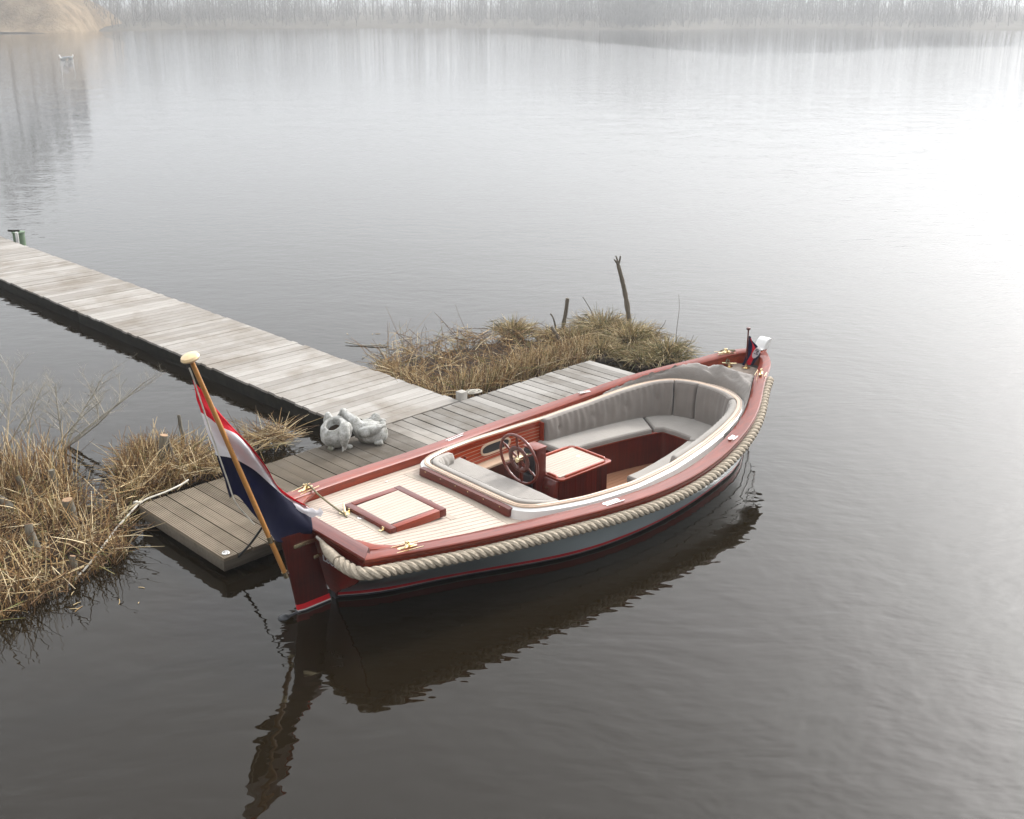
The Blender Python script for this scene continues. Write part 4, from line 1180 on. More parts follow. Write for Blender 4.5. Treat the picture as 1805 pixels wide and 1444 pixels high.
capplate(1072, 884, 0.19, 0.045); capplate(1297, 768, 0.16, 0.04); capplate(795, 770, 0.24, 0.02); capplate(1035, 688, 0.22, 0.02)
# bow bitt
q = bl(1284, 663, 0.66); zq = deckz(q.x, q.y); mb = MB()
mb.lathe([(0.045, 0.003), (0.045, 0.01), (0.02, 0.014), (0.016, 0.06), (0.001, 0.065)], 16, Matrix.Translation((q.x, q.y, zq)))
mb.tube([(q.x-0.05, q.y+0.07, zq+0.05), (q.x, q.y, zq+0.045), (q.x+0.05, q.y-0.07, zq+0.05)], [0.008, 0.012, 0.008], 8)
fitting(mb, 'bow_cleat'); BITT = Vector((q.x, q.y, zq+0.055))
# stem, stem head and white scroll
mb = MB()
pr = [(xb_(z)-0.05, z) for z in (-0.3, 0, .3, .6, .9)]+[(xb_(0.9)+0.02, 0.94)]+[(xb_(z)+0.025, z) for z in (.9, .6, .3, 0, -.3)]
mb.loft([[(x, y, z) for x, z in pr] for y in (-0.03, 0.03)], True, True); mb.build('stem', M_MAHOG, boat)
mb = MB(); zt = gg(BL)
mb.loft([[(6.19, -0.105, gg(6.19)-0.05), (6.19, 0.105, gg(6.19)-0.05), (6.19, 0.105, gg(6.19)+0.008), (6.19, -0.105, gg(6.19)+0.008)], [(6.31, -0.066, zt-0.09), (6.31, 0.066, zt-0.09), (6.31, 0.066, zt+0.012), (6.31, -0.066, zt+0.012)], [(6.36, -0.055, zt-0.04), (6.36, 0.055, zt-0.04), (6.37, 0.055, zt+0.02), (6.37, -0.055, zt+0.02)]], True, True)
mb.build('stem_head', M_MAHOG, boat, bevel=0.004)
mb = MB()
pr = cat([(6.235, 0, zt+0.012), (6.255, 0, zt+0.018), (6.275, 0, zt+0.028), (6.30, 0, zt+0.065), (6.335, 0, zt+0.105), (6.385, 0, zt+0.125), (6.43, 0, zt+0.118)], 5)
low = cat([(6.435, 0, zt+0.105), (6.405, 0, zt+0.085), (6.385, 0, zt+0.03), (6.36, 0, zt+0.005), (6.31, 0, zt+0.006), (6.27, 0, zt+0.006), (6.24, 0, zt+0.006)], 5)
pp_ = [(p.x, p.z) for p in pr+low]
mb.loft([[(x, y, z) for x, z in pp_] for y in (-0.068, 0.068)], True, True); mb.build('stem_scroll', M_WHITE, boat, bevel=0.003)

mb = MB(); mb.prism([(6.17, -0.10), (6.28, -0.07), (6.28, 0.07), (6.17, 0.10)], 0.6, lambda x, y: gg(x)-0.02); mb.build('breasthook', M_MAHOG, boat)
# rope fender: three strands laid round a core
def strand_rope(path, R_h, r_s, pitch, phase=0.0, seg=8, hand=-1):
    P = [Vector(p) for p in path]
    d = [0.0]
    for i in range(1, len(P)): d.append(d[-1]+(P[i]-P[i-1]).length)
    n = int(d[-1]/0.0115); mb = MB()
    def samp(x):
        lo, hi = 0, len(d)-1
        while hi-lo > 1:
            m_ = (lo+hi)//2
            if d[m_] <= x: lo = m_
            else: hi = m_
        t = (x-d[lo])/max(1e-9, d[hi]-d[lo]); return P[lo].lerp(P[hi], t)
    C = [samp(d[-1]*k/n) for k in range(n+1)]
    up = Vector((0, 0, 1))
    for st in range(3):
        pts = []; rad = []
        for k, c in enumerate(C):
            T = (C[min(k+1, n)]-C[max(k-1, 0)]).normalized()
            N = T.cross(up).normalized(); B = N.cross(T)
            x = d[-1]*k/n
            ph = phase+hand*2*math.pi*x/pitch+st*2*math.pi/3
            e = min(1.0, 0.35+min(x-0.0, d[-1]-x)/0.10)
            pts.append(c+(N*math.cos(ph)+B*math.sin(ph))*R_h*e); rad.append(r_s*e)
        mb.tube(pts, rad, seg)
    return mb
path = [(-0.070, -0.45, 0.63), (-0.075, -0.56, 0.625), (-0.070, -0.66, 0.62), (-0.045, -0.75, 0.615), (0.03, -0.805, 0.61), (0.12, -0.83, 0.602)]
path += [(s, -(bb(s)+0.017), gg(s)-0.122) for s in [0.25+0.15*k for k in range(40)] if s < 6.08]
fender = strand_rope(cat(path, 4), 0.0265, 0.0300, 0.21).build('rope_fender', M_ROPE, boat)
mb = MB(); mb.tube(cat([(-0.01, -0.15, 0.665), (-0.035, -0.23, 0.655), (-0.055, -0.32, 0.645), (-0.066, -0.42, 0.634), (-0.071, -0.48, 0.629)], 4), [0.015+0.033*min(1, k/9) for k in range(17)], 12); mb.build('fender_sleeve', M_ROPE, fender)
mb = MB(); mb.tube([(-0.0, -0.075, 0.67), (-0.01, -0.155, 0.664)], 0.014, 8); mb.build('fender_lashing', M_WLINE, fender)
path2 = [(s, (bb(s)+0.017), gg(s)-0.122) for s in [0.08+0.15*k for k in range(42)] if s < 6.08]
strand_rope(cat(path2, 3), 0.0265, 0.0300, 0.21, hand=1, seg=6).build('rope_fender', M_ROPE, boat)

# lettering
M_SILVER = plain('silver_lettering', (0.55, 0.55, 0.56), 0.4)
def lettering(txt, size, mat, Mx, parent, depth=0.002, shear=0.0):
    cu = bpy.data.curves.new('lettering', 'FONT'); cu.body = txt; cu.size = size; cu.extrude = depth; cu.shear = shear; cu.resolution_u = 3
    o = bpy.data.objects.new('tmp', cu); col.objects.link(o)
    dg = bpy.context.evaluated_depsgraph_get()
    me = bpy.data.meshes.new_from_object(o.evaluated_get(dg))
    bpy.data.objects.remove(o)
    me.materials.clear(); me.materials.append(mat)
    ob = bpy.data.objects.new('lettering', me); col.objects.link(ob)
    ob.parent = parent; ob.matrix_local = Mx
    return ob
tn = Vector((-1, 0, -0.28)).normalized()
tx = Vector((0, -1, 0)); tz = tn; ty = tz.cross(tx)
Mt = Matrix(((tx.x, ty.x, tz.x, 0), (tx.y, ty.y, tz.y, 0), (tx.z, ty.z, tz.z, 0), (0, 0, 0, 1)))
lettering('Loos', 0.105, M_SILVER, Matrix.Translation((xs_(0.43)-0.028, -0.06, 0.43)) @ Mt, transom, 0.003, 0.35)

# rudder
rud = MB()
def rslab(z0, z1, mat, name, parent, th=0.05, grow=0.0):
    mb = MB()
    def xa(z): return -0.19-0.15*max(0, z)-grow
    def xf(z): return 0.128-0.235*max(0, min(z, .27))-0.17*max(0, z-.27)+grow
    rings = []
    for z in (z0, (z0+z1)/2, z1):
        a, f = xa(z), xf(z)
        rings.append([(a, 0.008+grow, z), (a+0.06, th/2+grow, z), (f, th/2+grow, z), (f, -th/2-grow, z), (a+0.06, -th/2-grow, z), (a, -0.008-grow, z)])
    mb.loft(rings, True, True)
    return mb.build(name, mat, parent)
rudder = rslab(0.075, 0.735, M_MAHOGV, 'rudder', boat)
rslab(0.024, 0.075, M_RED, 'boot_stripe', rudder, 0.05, 0.0015)
rslab(0.012, 0.024, M_WHITE, 'white_line', rudder, 0.05, 0.0015)
rslab(-0.40, 0.012, M_BLACK, 'rudder_foot', rudder, 0.05, 0.0)
mb = MB(); mb.tube(cat([(-0.17, 0, -0.005), (-0.24, 0.0, -0.012), (-0.29, 0.0, -0.022), (-0.335, 0.0, -0.012), (-0.375, 0, 0.0)], 5), [0.022, 0.021, 0.02, 0.02, 0.021, 0.022, 0.024, 0.027, 0.031, 0.035, 0.039, 0.043, 0.045, 0.045, 0.044, 0.042, 0.040, 0.037, 0.033, 0.028, 0.02], 12); mb.build('trim_fin', M_BLACK, rudder)
for z, x0, x1 in ((0.625, -0.20, 0.06), (0.47, -0.02, 0.10)):
    mb = MB(); mb.box(((x0+x1)/2, -0.029, z), (x1-x0, 0.008, 0.034)); mb.box(((x0+x1)/2, 0.029, z), (x1-x0, 0.008, 0.034)); mb.build('pintle_strap', M_BRASS, rudder, bevel=0.002)
# flag pole fastened to the rudder: a thing of its own
PB, PT = Vector((-0.272, 0, 0.37)), Vector((-0.912, 0, 2.395))
FM = BOATM @ Matrix.Translation(PB)
flag = empty('ensign', 'large red white and navy flag drooping from a wooden pole at the stern', 'flag', FM)
pd = (PT-PB); pl_ = pd.length; pdn = pd.normalized()
mb = MB(); mb.tube([pdn*0.03, pdn*pl_*0.5, pdn*pl_], [0.021, 0.021, 0.018], 14); mb.build('pole', M_POLE, flag)
mb = MB(); mb.lathe([(0.001, -0.03), (0.035, -0.026), (0.064, -0.010), (0.072, 0.004), (0.064, 0.022), (0.035, 0.034), (0.001, 0.038)], 24, Matrix.Translation(pdn*(pl_+0.005)) @ pdn.to_track_quat('Z', 'Y').to_matrix().to_4x4()); mb.build('knob', M_KNOB, flag)
mb = MB(); mb.tube([pdn*-0.005, pdn*0.055], 0.0235, 14); mb.build('ferrule', M_BRASS, flag)
mb = MB(); mb.tube([pdn*0.375, pdn*0.435], 0.0235, 14); mb.build('ferrule', M_BRASS, flag)
mb = MB(); mb.tube([Vector((0.0, 0, 0.02)), Vector((0.06, 0, 0.03))], 0.009, 8); mb.build('bracket', M_CHROME, flag)
F = [[(-.87, .02, 2.20), (-.775, .015, 2.06), (-.60, .03, 1.77), (-.395, .05, 1.43), (-.215, .05, 1.12), (.03, .03, .885)],
     [(-.825, .03, 1.93), (-.70, -.03, 1.80), (-.575, -.055, 1.69), (-.385, -.03, 1.40), (-.205, -.01, 1.075), (.045, -.0, .865)],
     [(-.735, .03, 1.556), (-.60, .03, 1.49), (-.455, -.05, 1.37), (-.32, -.06, 1.20), (-.165, -.03, 1.02), (.025, -.01, .835)],
     [(-.66, .02, 1.17), (-.56, .05, 1.14), (-.465, .04, .97), (-.40, -.04, .81), (-.30, -.06, .70), (-.035, -.05, .655)]]
NUF, NVF = 12, 12
rows = [cat(r, NUF) for r in F]
grid = []
for i in range(len(rows[0])):
    colu = cat([r[i] for r in rows], NVF)
    for j, p in enumerate(colu):
        u, v = i/(len(rows[0])-1), j/(len(colu)-1)
        amp = 0.05*min(1, u*3)
        p.y += 0.075+amp*math.sin(6.5*v+5*u+0.6)+0.026*min(1, u*4)*math.sin(15*v-8*u)+0.014*mnoise.noise(Vector((u*6, v*7, 2)))+0.007*mnoise.noise(Vector((u*17+v*6, v*15, 8)))
        p.x += 0.006*mnoise.noise(Vector((u*9, v*9, 5)))
    grid.append([p-PB for p in colu])
nv = len(grid[0])
for nm, a, c, mt in (('red_stripe', 0, NVF, M_FR), ('white_stripe', NVF, 2*NVF, M_FW), ('blue_stripe', 2*NVF, 3*NVF, M_FB)):
    mb = MB(); mb.loft([g_[a:c+1] for g_ in grid], closed=False, caps=False)
    o = mb.build(nm, mt, flag, angle=180)
mb = MB()   # crumpled lower fly corner, white hem showing over the transom cap
cr = cat([(-.13, .045, .945), (-.06, .03, .895), (.0, .01, .862), (.05, -.005, .845), (.085, -.02, .85)], 6)
mb.loft([[p-PB+Vector((0.004, 0.015, 0.030+0.012*math.sin(i*0.55))) for i, p in enumerate(cr)], [p-PB+Vector((0.012, -0.022, 0.004*math.sin(i*0.8))) for i, p in enumerate(cr)], [p-PB+Vector((-0.004, -0.005, -0.030-0.010*math.sin(i*0.6))) for i, p in enumerate(cr)]], closed=False, caps=False)
mb.build('hem', M_FW, flag, angle=180)
mb = MB(); mb.tube([p-PB for p in cat([(-.93, .0, 2.33), (-.895, .01, 2.21), (-.80, .03, 1.80), (-.70, .03, 1.36), (-.655, .02, 1.16), (-.56, .02, 1.0), (-.52, .0, .93)], 4)], 0.006, 6); mb.build('halyard', M_WLINE, flag)
# cockpit sole
ZS = -0.12
solep = [(1.95, 0.42), (2.3, 0.56), (3.0, 0.68), (3.6, 0.68), (4.3, 0.55), (4.9, 0.34), (4.9, -0.34), (4.3, -0.55), (3.6, -0.68), (3.0, -0.68), (2.3, -0.56), (1.95, -0.42)]
mb = MB(); mb.prism(solep[::-1], ZS-0.03, ZS-0.008); sole = mb.build('cockpit_sole', M_CAULK, boat)
solew = lin([1.95, 2.3, 3.0, 3.6, 4.3, 4.9], [.42, .56, .68, .68, .55, .34])
mb = MB(); wS = 0.058
k = -14
while k < 14:
    y0, y1 = k*wS+0.002, (k+1)*wS-0.002
    m_ = max(abs(y0), abs(y1))
    xsx = [1.96+0.02*i for i in range(146) if solew(1.96+0.02*i) > m_]
    if xsx: mb.prism([(xsx[0], y0), (xsx[-1], y0), (xsx[-1], y1), (xsx[0], y1)], ZS-0.01, ZS)
    k += 1
tag(mb.build('sole_planking', M_SOLE, sole, smooth=False), kind='stuff')
# side lining with pale seams, ledge and lower panel
def run_pts(s0, s1, off, side, n=28):
    out = []
    for k in range(n+1):
        s = s0+(s1-s0)*k/n
        e = 0.02; t = Vector((2*e, yc(s+e)-yc(s-e), 0)).normalized(); nrm = Vector((-t.y, t.x, 0))
        p = Vector((s, yc(s), 0))+nrm*off
        out.append(Vector((p.x, side*p.y, 0)))
    return out
def wall_strip(s0, s1, o0, o1, z0, z1, side, n=28):
    A_, B_ = run_pts(s0, s1, o0, side, n), run_pts(s0, s1, o1, side, n)
    f0 = z0 if callable(z0) else (lambda x: z0); f1 = z1 if callable(z1) else (lambda x: z1)
    mb = MB()
    mb.loft([[(a.x, a.y, f0(a.x)), (a.x, a.y, f1(a.x)), (c.x, c.y, f1(c.x)), (c.x, c.y, f0(c.x))] for a, c in zip(A_, B_)], True, True)
    return mb
for side in (1, -1):
    lining = wall_strip(1.90, 5.2, -0.012, -0.030, 0.24, lambda x: zc(x)-0.016, side, 50).build('side_lining', M_RIM, boat)
    for k in range(6):
        f0 = lambda x, k=k: 0.275+(zc(x)-0.045-0.275)*k/6+0.0045
        f1 = lambda x, k=k: 0.275+(zc(x)-0.045-0.275)*(k+1)/6-0.0045
        wall_strip(1.95, 3.50, -0.0305, -0.035, f0, f1, side).build('lining_plank', M_MAHOGB, lining)
    wall_strip(1.95, 3.50, -0.025, -0.042, lambda x: zc(x)-0.043, lambda x: zc(x)-0.017, side).build('lining_rail', M_MAHOGB, lining)
    wall_strip(2.2, 3.50, -0.031, -0.16, 0.245, 0.268, side).build('ledge', M_RIM, lining)
    wall_strip(2.2, 3.50, -0.125, -0.14, -0.10, 0.2445, side).build('lower_panel', M_MAHOGV, lining)
    if side > 0: wall_strip(3.497, 3.512, -0.036, -0.10, 0.27, lambda x: zc(x)-0.02, side, 2).build('bulkhead_trim', M_MAHOG, lining)
    # oval locker opening
    A_ = []
    sc_, zc_ = 2.86, 0.405
    for a in range(40):
        t = 2*math.pi*a/40
        cx_, cz_ = math.cos(t), math.sin(t)
        A_.append((sc_+0.19*(abs(cx_)**0.5)*(1 if cx_ > 0 else -1)*1.15, zc_+0.048*(abs(cz_)**0.8)*(1 if cz_ > 0 else -1)))
    def onwall(x, z, off):
        return Vector((x, side*(yc(x)+off), z))
    mb = MB()
    rings = []
    for sc2, off in ((1.0, -0.034), (1.0, -0.045), (0.82, -0.047), (0.80, -0.036)):
        rings.append([onwall(sc_+(x-sc_)*(1+(sc2-1)*0.55)+0, zc_+(z-zc_)*(1.45 if sc2 == 1 else 1.0)*(1 if sc2 == 1 else 1.0), off) for x, z in A_])
    mb.loft(rings, True, False); mb.build('oval_frame', M_RIM, lining)
    mb = MB(); mb.add([onwall(sc_+(x-sc_)*0.9, zc_+(z-zc_)*1.02, -0.0375) for x, z in A_], [tuple(range(40))]); mb.build('oval_opening', M_RUBBER, lining)
# benches
FR = [(3.46, 0.46), (3.8, 0.435), (4.2, 0.37), (4.55, 0.295), (4.74, 0.24), (4.82, 0.19), (4.82, 0.0)]
frp = FR+[(x, -y) for x, y in FR[-2::-1]]
frc = [Vector(p) for p in cat([(x, y, 0) for x, y in frp], 4)]
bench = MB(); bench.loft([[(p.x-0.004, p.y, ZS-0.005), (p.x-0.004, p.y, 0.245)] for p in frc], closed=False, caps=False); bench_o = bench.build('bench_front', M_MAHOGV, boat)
mb = MB(); mb.tube([(p.x, p.y, 0.247) for p in frc], 0.013, 6); mb.build('bench_rail', M_MAHOGB, bench_o)
mb = MB(); ol = [(s, max(0.06, yc(s)-0.03)) for s in [3.46+0.06*k for k in range(32)] if s < 5.34]
mb.prism([(p.x, p.y) for p in frc][::-1]+[(x, y) for x, y in ol]+[(x, -y) for x, y in ol[::-1]], 0.232, 0.246); mb.build('bench_top', M_MAHOG, bench_o, smooth=False)
for side in (1, -1):
    mb = MB(); mb.box((3.455, side*0.64, 0.06), (0.02, 0.36, 0.36)); mb.build('bench_end', M_MAHOGV, bench_o)
mb = MB(); mb.box((2.235, 0, 0.15), (0.02, 1.45, 0.53)); ab = mb.build('aft_bench_front', M_MAHOGV, boat)
mb = MB(); mb.prism([(1.76, -0.63), (2.24, -0.78), (2.24, 0.78), (1.76, 0.63)], 0.415, 0.43); mb.build('bench_top', M_MAHOG, ab)
mb = MB(); mb.tube(cat([(2.24, 0.80, 0.405), (2.30, 0.775, 0.43), (2.33, 0.765, 0.475)], 4), [0.014]*9, 8); mb.build('bench_hook', M_MAHOG, ab)

# engine box and steering
bx = MB()
prf = [(2.46, ZS-0.005), (3.36, ZS-0.005), (3.36, 0.432), (2.63, 0.432)]
bx.loft([[(x, y, z) for x, z in prf] for y in (-0.255, 0.255)], True, True)
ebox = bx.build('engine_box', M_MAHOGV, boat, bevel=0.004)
for side in (1, -1):
    for k in range(9):
        x0, x1 = 2.66+0.0775*k, 2.66+0.0775*(k+1)-0.002
        mb = MB(); mb.box(((x0+x1)/2, side*0.2575, 0.155), (x1-x0, 0.009, 0.545)); mb.build('side_board', M_MAHOGV, ebox)
for k in range(7):
    y0 = -0.25+0.0714*k
    mb = MB(); mb.box((3.3625, y0+0.0347, 0.155), (0.009, 0.0694, 0.545)); mb.build('side_board', M_MAHOGV, ebox)
def rrect(x0, x1, y0, y1, r, n=5):
    out = []
    for cx_, cy_, a0 in ((x1-r, y1-r, 0), (x0+r, y1-r, 90), (x0+r, y0+r, 180), (x1-r, y0+r, 270)):
        for k in range(n+1):
            a = R(a0+90*k/n); out.append((cx_+r*math.cos(a), cy_+r*math.sin(a)))
    return out
mb = MB(); mb.prism(rrect(2.655, 3.405, -0.295, 0.295, 0.045), 0.432, 0.452); btop = mb.build('box_top', M_MAHOG, ebox, bevel=0.004)
mb = MB()
for k in range(11):
    y0 = -0.235+0.47*k/11
    mb.prism([(2.70, y0+0.0016), (3.345, y0+0.0016), (3.345, y0+0.0427-0.0016), (2.70, y0+0.0427-0.0016)], 0.4525, 0.4565)
tag(mb.build('top_planking', M_TEAK, btop, smooth=False), kind='stuff')
mb = MB(); mb.prism([(2.695, -0.24), (3.35, -0.24), (3.35, 0.24), (2.695, 0.24)], 0.4522, 0.4535); mb.build('caulk_bed', M_CAULK, btop)
for a, c in (((2.74, -0.262), (3.32, -0.262)), ((2.74, 0.262), (3.32, 0.262)), ((3.372, -0.215), (3.372, 0.215)), ((2.682, -0.215), (2.682, -0.075)), ((2.682, 0.215), (2.682, 0.075))):
    d = Vector((c[0]-a[0], c[1]-a[1], 0)); L = d.length; d.normalize(); nn = Vector((-d.y, d.x, 0))
    mb = MB(); rings = []
    for t, h in ((0, 0.004), (0.02, 0.02), (L-0.02, 0.02), (L, 0.004)):
        p = Vector((a[0], a[1], 0.4522))+d*t
        rings.append([p-nn*0.013, p-nn*0.010+Vector((0, 0, h)), p+nn*0.010+Vector((0, 0, h)), p+nn*0.013])
    mb.loft(rings, True, True); mb.build('fiddle_rail', M_MAHOGB, btop, bevel=0.002)
mb = MB(); mb.lathe([(0.02, 0.4566), (0.02, 0.459), (0.008, 0.4592), (0.001, 0.458)], 16, Matrix.Translation((3.22, 0.02, 0))); mb.build('lift_ring', M_CHROME, btop)
mb = MB(); mb.prism([(2.515, -0.085), (2.655, -0.085), (2.655, 0.085), (2.515, 0.085)], ZS, 0.75); ped = mb.build('steering_pedestal', M_MAHOGV, boat, bevel=0.008)
mb = MB(); mb.prism([(2.504, -0.09), (2.660, -0.09), (2.660, 0.09), (2.504, 0.09)], 0.742, 0.757); mb.build('pedestal_top', M_MAHOG, ped, bevel=0.004)
mb = MB(); mb.box((2.506, 0, 0.60), (0.016, 0.15, 0.26)); mb.box((2.49, 0.0, 0.40), (0.03, 0.11, 0.15)); mb.build('control_panel', M_RUBBER, ped, bevel=0.004)
# brass lettering on the sloping face of the box
sn = Vector((-0.327, 0, 0.21)).normalized(); sn = Vector((-0.552, 0, 0.17)).normalized()
ltx = Vector((0, -1, 0)); lty = sn.cross(ltx)
Ml = Matrix(((ltx.x, lty.x, sn.x, 0), (ltx.y, lty.y, sn.y, 0), (ltx.z, lty.z, sn.z, 0), (0, 0, 0, 1)))
lettering('16M', 0.042, M_BRASS, Matrix.Translation((2.602-0.012, -0.115, 0.335)) @ Ml, ebox, 0.0015)
q = None
mb = MB(); mb.lathe([(0.001, -0.02), (0.014, -0.016), (0.02, 0), (0.014, 0.016), (0.001, 0.02)], 14, Matrix.Translation((3.13, -0.305, 0.14)))
mb.tube([(3.13, -0.26, 0.125), (3.13, -0.30, 0.135)], 0.006, 8); mb.build('lever', M_RUBBER, ebox)
# wheel
M_MAHOGW = wood('wheel_mahogany', (0.055, 0.007, 0.003), (0.13, 0.017, 0.006), 0.3, 0.7, scale=(20, 20, 20))
WM = Matrix.Translation((2.365, 0.0, 0.672)) @ Matrix.Rotation(R(-90-8), 4, 'Y')
wheel = bpy.data.objects.new('steering_wheel', None); col.objects.link(wheel); wheel.parent = boat; wheel.matrix_local = WM
def ringtube(Rr, prof_r, seg=48, flat=1.0):
    mb = MB(); rings = []
    for k in range(seg+1):
        a = 2*math.pi*k/seg
        rings.append([Vector(((Rr+prof_r*math.cos(t))*math.cos(a), (Rr+prof_r*math.cos(t))*math.sin(a), prof_r*flat*math.sin(t))) for t in [2*math.pi*j/10 for j in range(10)]])
    mb.loft(rings, True, False); return mb
ringtube(0.258, 0.0145).build('rim', M_MAHOGW, wheel)
ringtube(0.118, 0.026, 40, 0.55).build('inner_ring', M_MAHOGW, wheel)
for k in range(6):
    a = math.pi/2*0+k*math.pi/3
    d = Vector((math.cos(a), math.sin(a), 0))
    mb = MB(); mb.tube([d*0.03, d*0.06, d*0.095, d*0.14, d*0.165, d*0.185, d*0.205, d*0.225, d*0.25], [0.008, 0.011, 0.012, 0.012, 0.009, 0.013, 0.014, 0.009, 0.009], 8); mb.build('spoke', M_MAHOGW, wheel)
mb = MB(); mb.lathe([(0.001, 0.035), (0.024, 0.034), (0.030, 0.026), (0.034, 0.0), (0.03, -0.03), (0.012, -0.04), (0.012, -0.15), (0.001, -0.15)], 20); mb.build('hub', M_BRASS, wheel)

# ------------------------------------------------------------------ cushions
def pad(poly, z0, z1, r=0.018, puff=0.012, org=None, dimples=()):
    """soft cushion from a plan outline: rounded edges, slightly domed top"""
    P = [Vector((x, y, 0)) for x, y in poly]; n = len(P)
    ar = sum(P[i].x*P[(i+1) % n].y-P[(i+1) % n].x*P[i].y for i in range(n))
    if ar < 0: P.reverse()
    Q = []
    for i in range(n):
        a, b_ = P[i], P[(i+1) % n]; m_ = max(1, int((b_-a).length/0.05))
        for k in range(m_): Q.append(a.lerp(b_, k/m_))
    n = len(Q); c = sum(Q, Vector())/n
    def off(d):
        out = []
        for i in range(n):
            t = (Q[(i+1) % n]-Q[i-1]).normalized(); out.append(Q[i]+Vector((-t.y, t.x, 0))*d)
        return out
    def seamw(i): return 0.0022*math.sin(i*1.7)
    rings = [[p+Vector((0, 0, z0)) for p in off(r)], [p+Vector((0, 0, z0+r*0.6)) for p in off(0.0)]]
    rings.append([p+Vector((0, 0, (z0+z1)/2)) for i, p in enumerate(off(-0.006))])
    for t in (0.0, 0.35, 0.7, 1.0):
        a = t*math.pi/2
        rings.append([p+Vector((0, 0, z1-r+r*math.sin(a)+seamw(i)*0.5)) for i, p in enumerate(off(r*(1-math.cos(a))))])
    mb = MB(); mb.loft(rings, True, False)
    # top: fan of inset rings toward the medial line
    base = rings[-1]; inner = []
    mb.add(base, [tuple(range(n))])
    mb.pipe = [rings[3], rings[1]]
    return mb
def seat_outline(s0, s1, side, off):
    return [(p.x, p.y) for p in run_pts(s0, s1, -off, side, 14)]
fl = [(p.x, p.y) for p in frc]
def front(s0, s1, side):
    return [(x, y) for x, y in fl if s0 <= x <= s1 and (y > 0) == (side > 0)]
CG = 'light grey cushions in the cockpit'
pf = front(3.46, 4.70, 1)
on_boat(pad([(x+0.0, y-0.012) for x, y in pf]+seat_outline(3.46, 4.93, 1, 0.055)[::-1], 0.247, 0.318), 'seat_cushion', M_CUSH, 'long grey seat cushion on the side bench nearest the landing stage', 'cushion', (4.1, 0.6, 0.247), CG, angle=60)
pf = front(3.46, 4.70, -1)
on_boat(pad([(x, y+0.012) for x, y in pf]+seat_outline(3.46, 4.93, -1, 0.055), 0.247, 0.318), 'seat_cushion', M_CUSH, 'long grey seat cushion on the side bench nearest the open water', 'cushion', (4.1, -0.6, 0.247), CG, angle=60)
ob_ = [(s, yc(s)-0.055) for s in (4.94, 5.05, 5.15, 5.22)]
on_boat(pad([(4.715, 0.252), (4.80, 0.195), (4.81, 0.0), (4.80, -0.195), (4.715, -0.252)]+[(x, -y) for x, y in ob_]+[(5.30, -0.18), (5.315, 0), (5.30, 0.18)]+ob_[::-1], 0.247, 0.316), 'seat_cushion', M_CUSH, 'grey corner seat cushion across the bow end of the bench', 'cushion', (5.0, 0, 0.247), CG, angle=60)
on_boat(pad([(1.79, -0.60), (1.87, -0.68), (2.05, -0.755), (2.275, -0.79), (2.285, -0.3), (2.29, 0), (2.285, 0.3), (2.275, 0.79), (2.05, 0.755), (1.87, 0.68), (1.79, 0.60)], 0.431, 0.482), 'seat_cushion', M_CUSH, 'wide grey helmsman seat cushion behind the steering wheel', 'cushion', (1.95, 0, 0.431), CG, angle=60)

def backrest(path, zbot, ztop, thick, lean, buttons, seed, folds=1.0):
    """upright padded back along a plan path (front face toward the path's left)"""
    P = cat([(x, y, 0) for x, y in path], 10); n = len(P)
    L = [0.0]
    for i in range(1, n): L.append(L[-1]+(P[i]-P[i-1]).length)
    m_ = int(L[-1]/0.016); S = []
    def samp(x):
        i = 0
        while i < n-2 and L[i+1] < x: i += 1
        return P[i].lerp(P[i+1], (x-L[i])/max(1e-9, L[i+1]-L[i]))
    rings = []
    for k in range(m_+1):
        x = L[-1]*k/m_; p = samp(x); t = (samp(min(L[-1], x+0.02))-samp(max(0, x-0.02))).normalized(); nr = Vector((-t.y, t.x, 0))
        ed = min(x, L[-1]-x); ef = min(1, ed/0.03); ef = math.sqrt(max(0.0, 1-(1-ef)**2)) if ef < 1 else 1
        zb, zt = zbot(p) if callable(zbot) else zbot, ztop(p) if callable(ztop) else ztop
        hgt = zt-zb; ring = []
        th = thick*(0.35+0.65*ef)
        prof_ = [(0.0, 0.0), (1.0, 0.02)]+[(1.0, v) for v in (0.06, 0.14, 0.24, 0.34, 0.44, 0.54, 0.64, 0.74, 0.83, 0.9)]+[(0.93, 0.955), (0.75, 0.99), (0.45, 1.0), (0.15, 0.99), (0.0, 0.95)]
        for a, v in prof_:
            d = a*th
            if a >= 0.9:
                bul = 0.020*math.sin(math.pi*v)*ef
                fold = folds*0.0075*(math.sin(x*46+1.7*math.sin(x*9+seed))*math.sin(math.pi*min(1, v*1.1))+0.7*math.sin(x*83+seed)*v)
                d += bul+fold*ef
                for bx_, bv in buttons:
                    rr_ = ((x-bx_*L[-1])**2+((v-bv)*hgt)**2)
                    d -= 0.028*math.exp(-rr_/0.0009)
            q = p+nr*(d+lean*(1-v))
            ring.append((q.x, q.y, zb+hgt*v+(0 if ef == 1 else -0.01*(1-ef)*v)))
        rings.append(ring)
    mb = MB(); mb.loft(rings, True, True); mb.pipe = [[r_[12] for r_ in rings[1:-1]], [r_[2] for r_ in rings[1:-1]]]; mb.pclosed = False; return mb
def bpath(pts, side=1): return [(x, side*y) for x, y in pts]
def inn(s, off=0.03): return (s, yc(s)-off)
ztf = lambda p: zc(p.x)+0.012
BG = 'taupe grey back cushions round the cockpit'
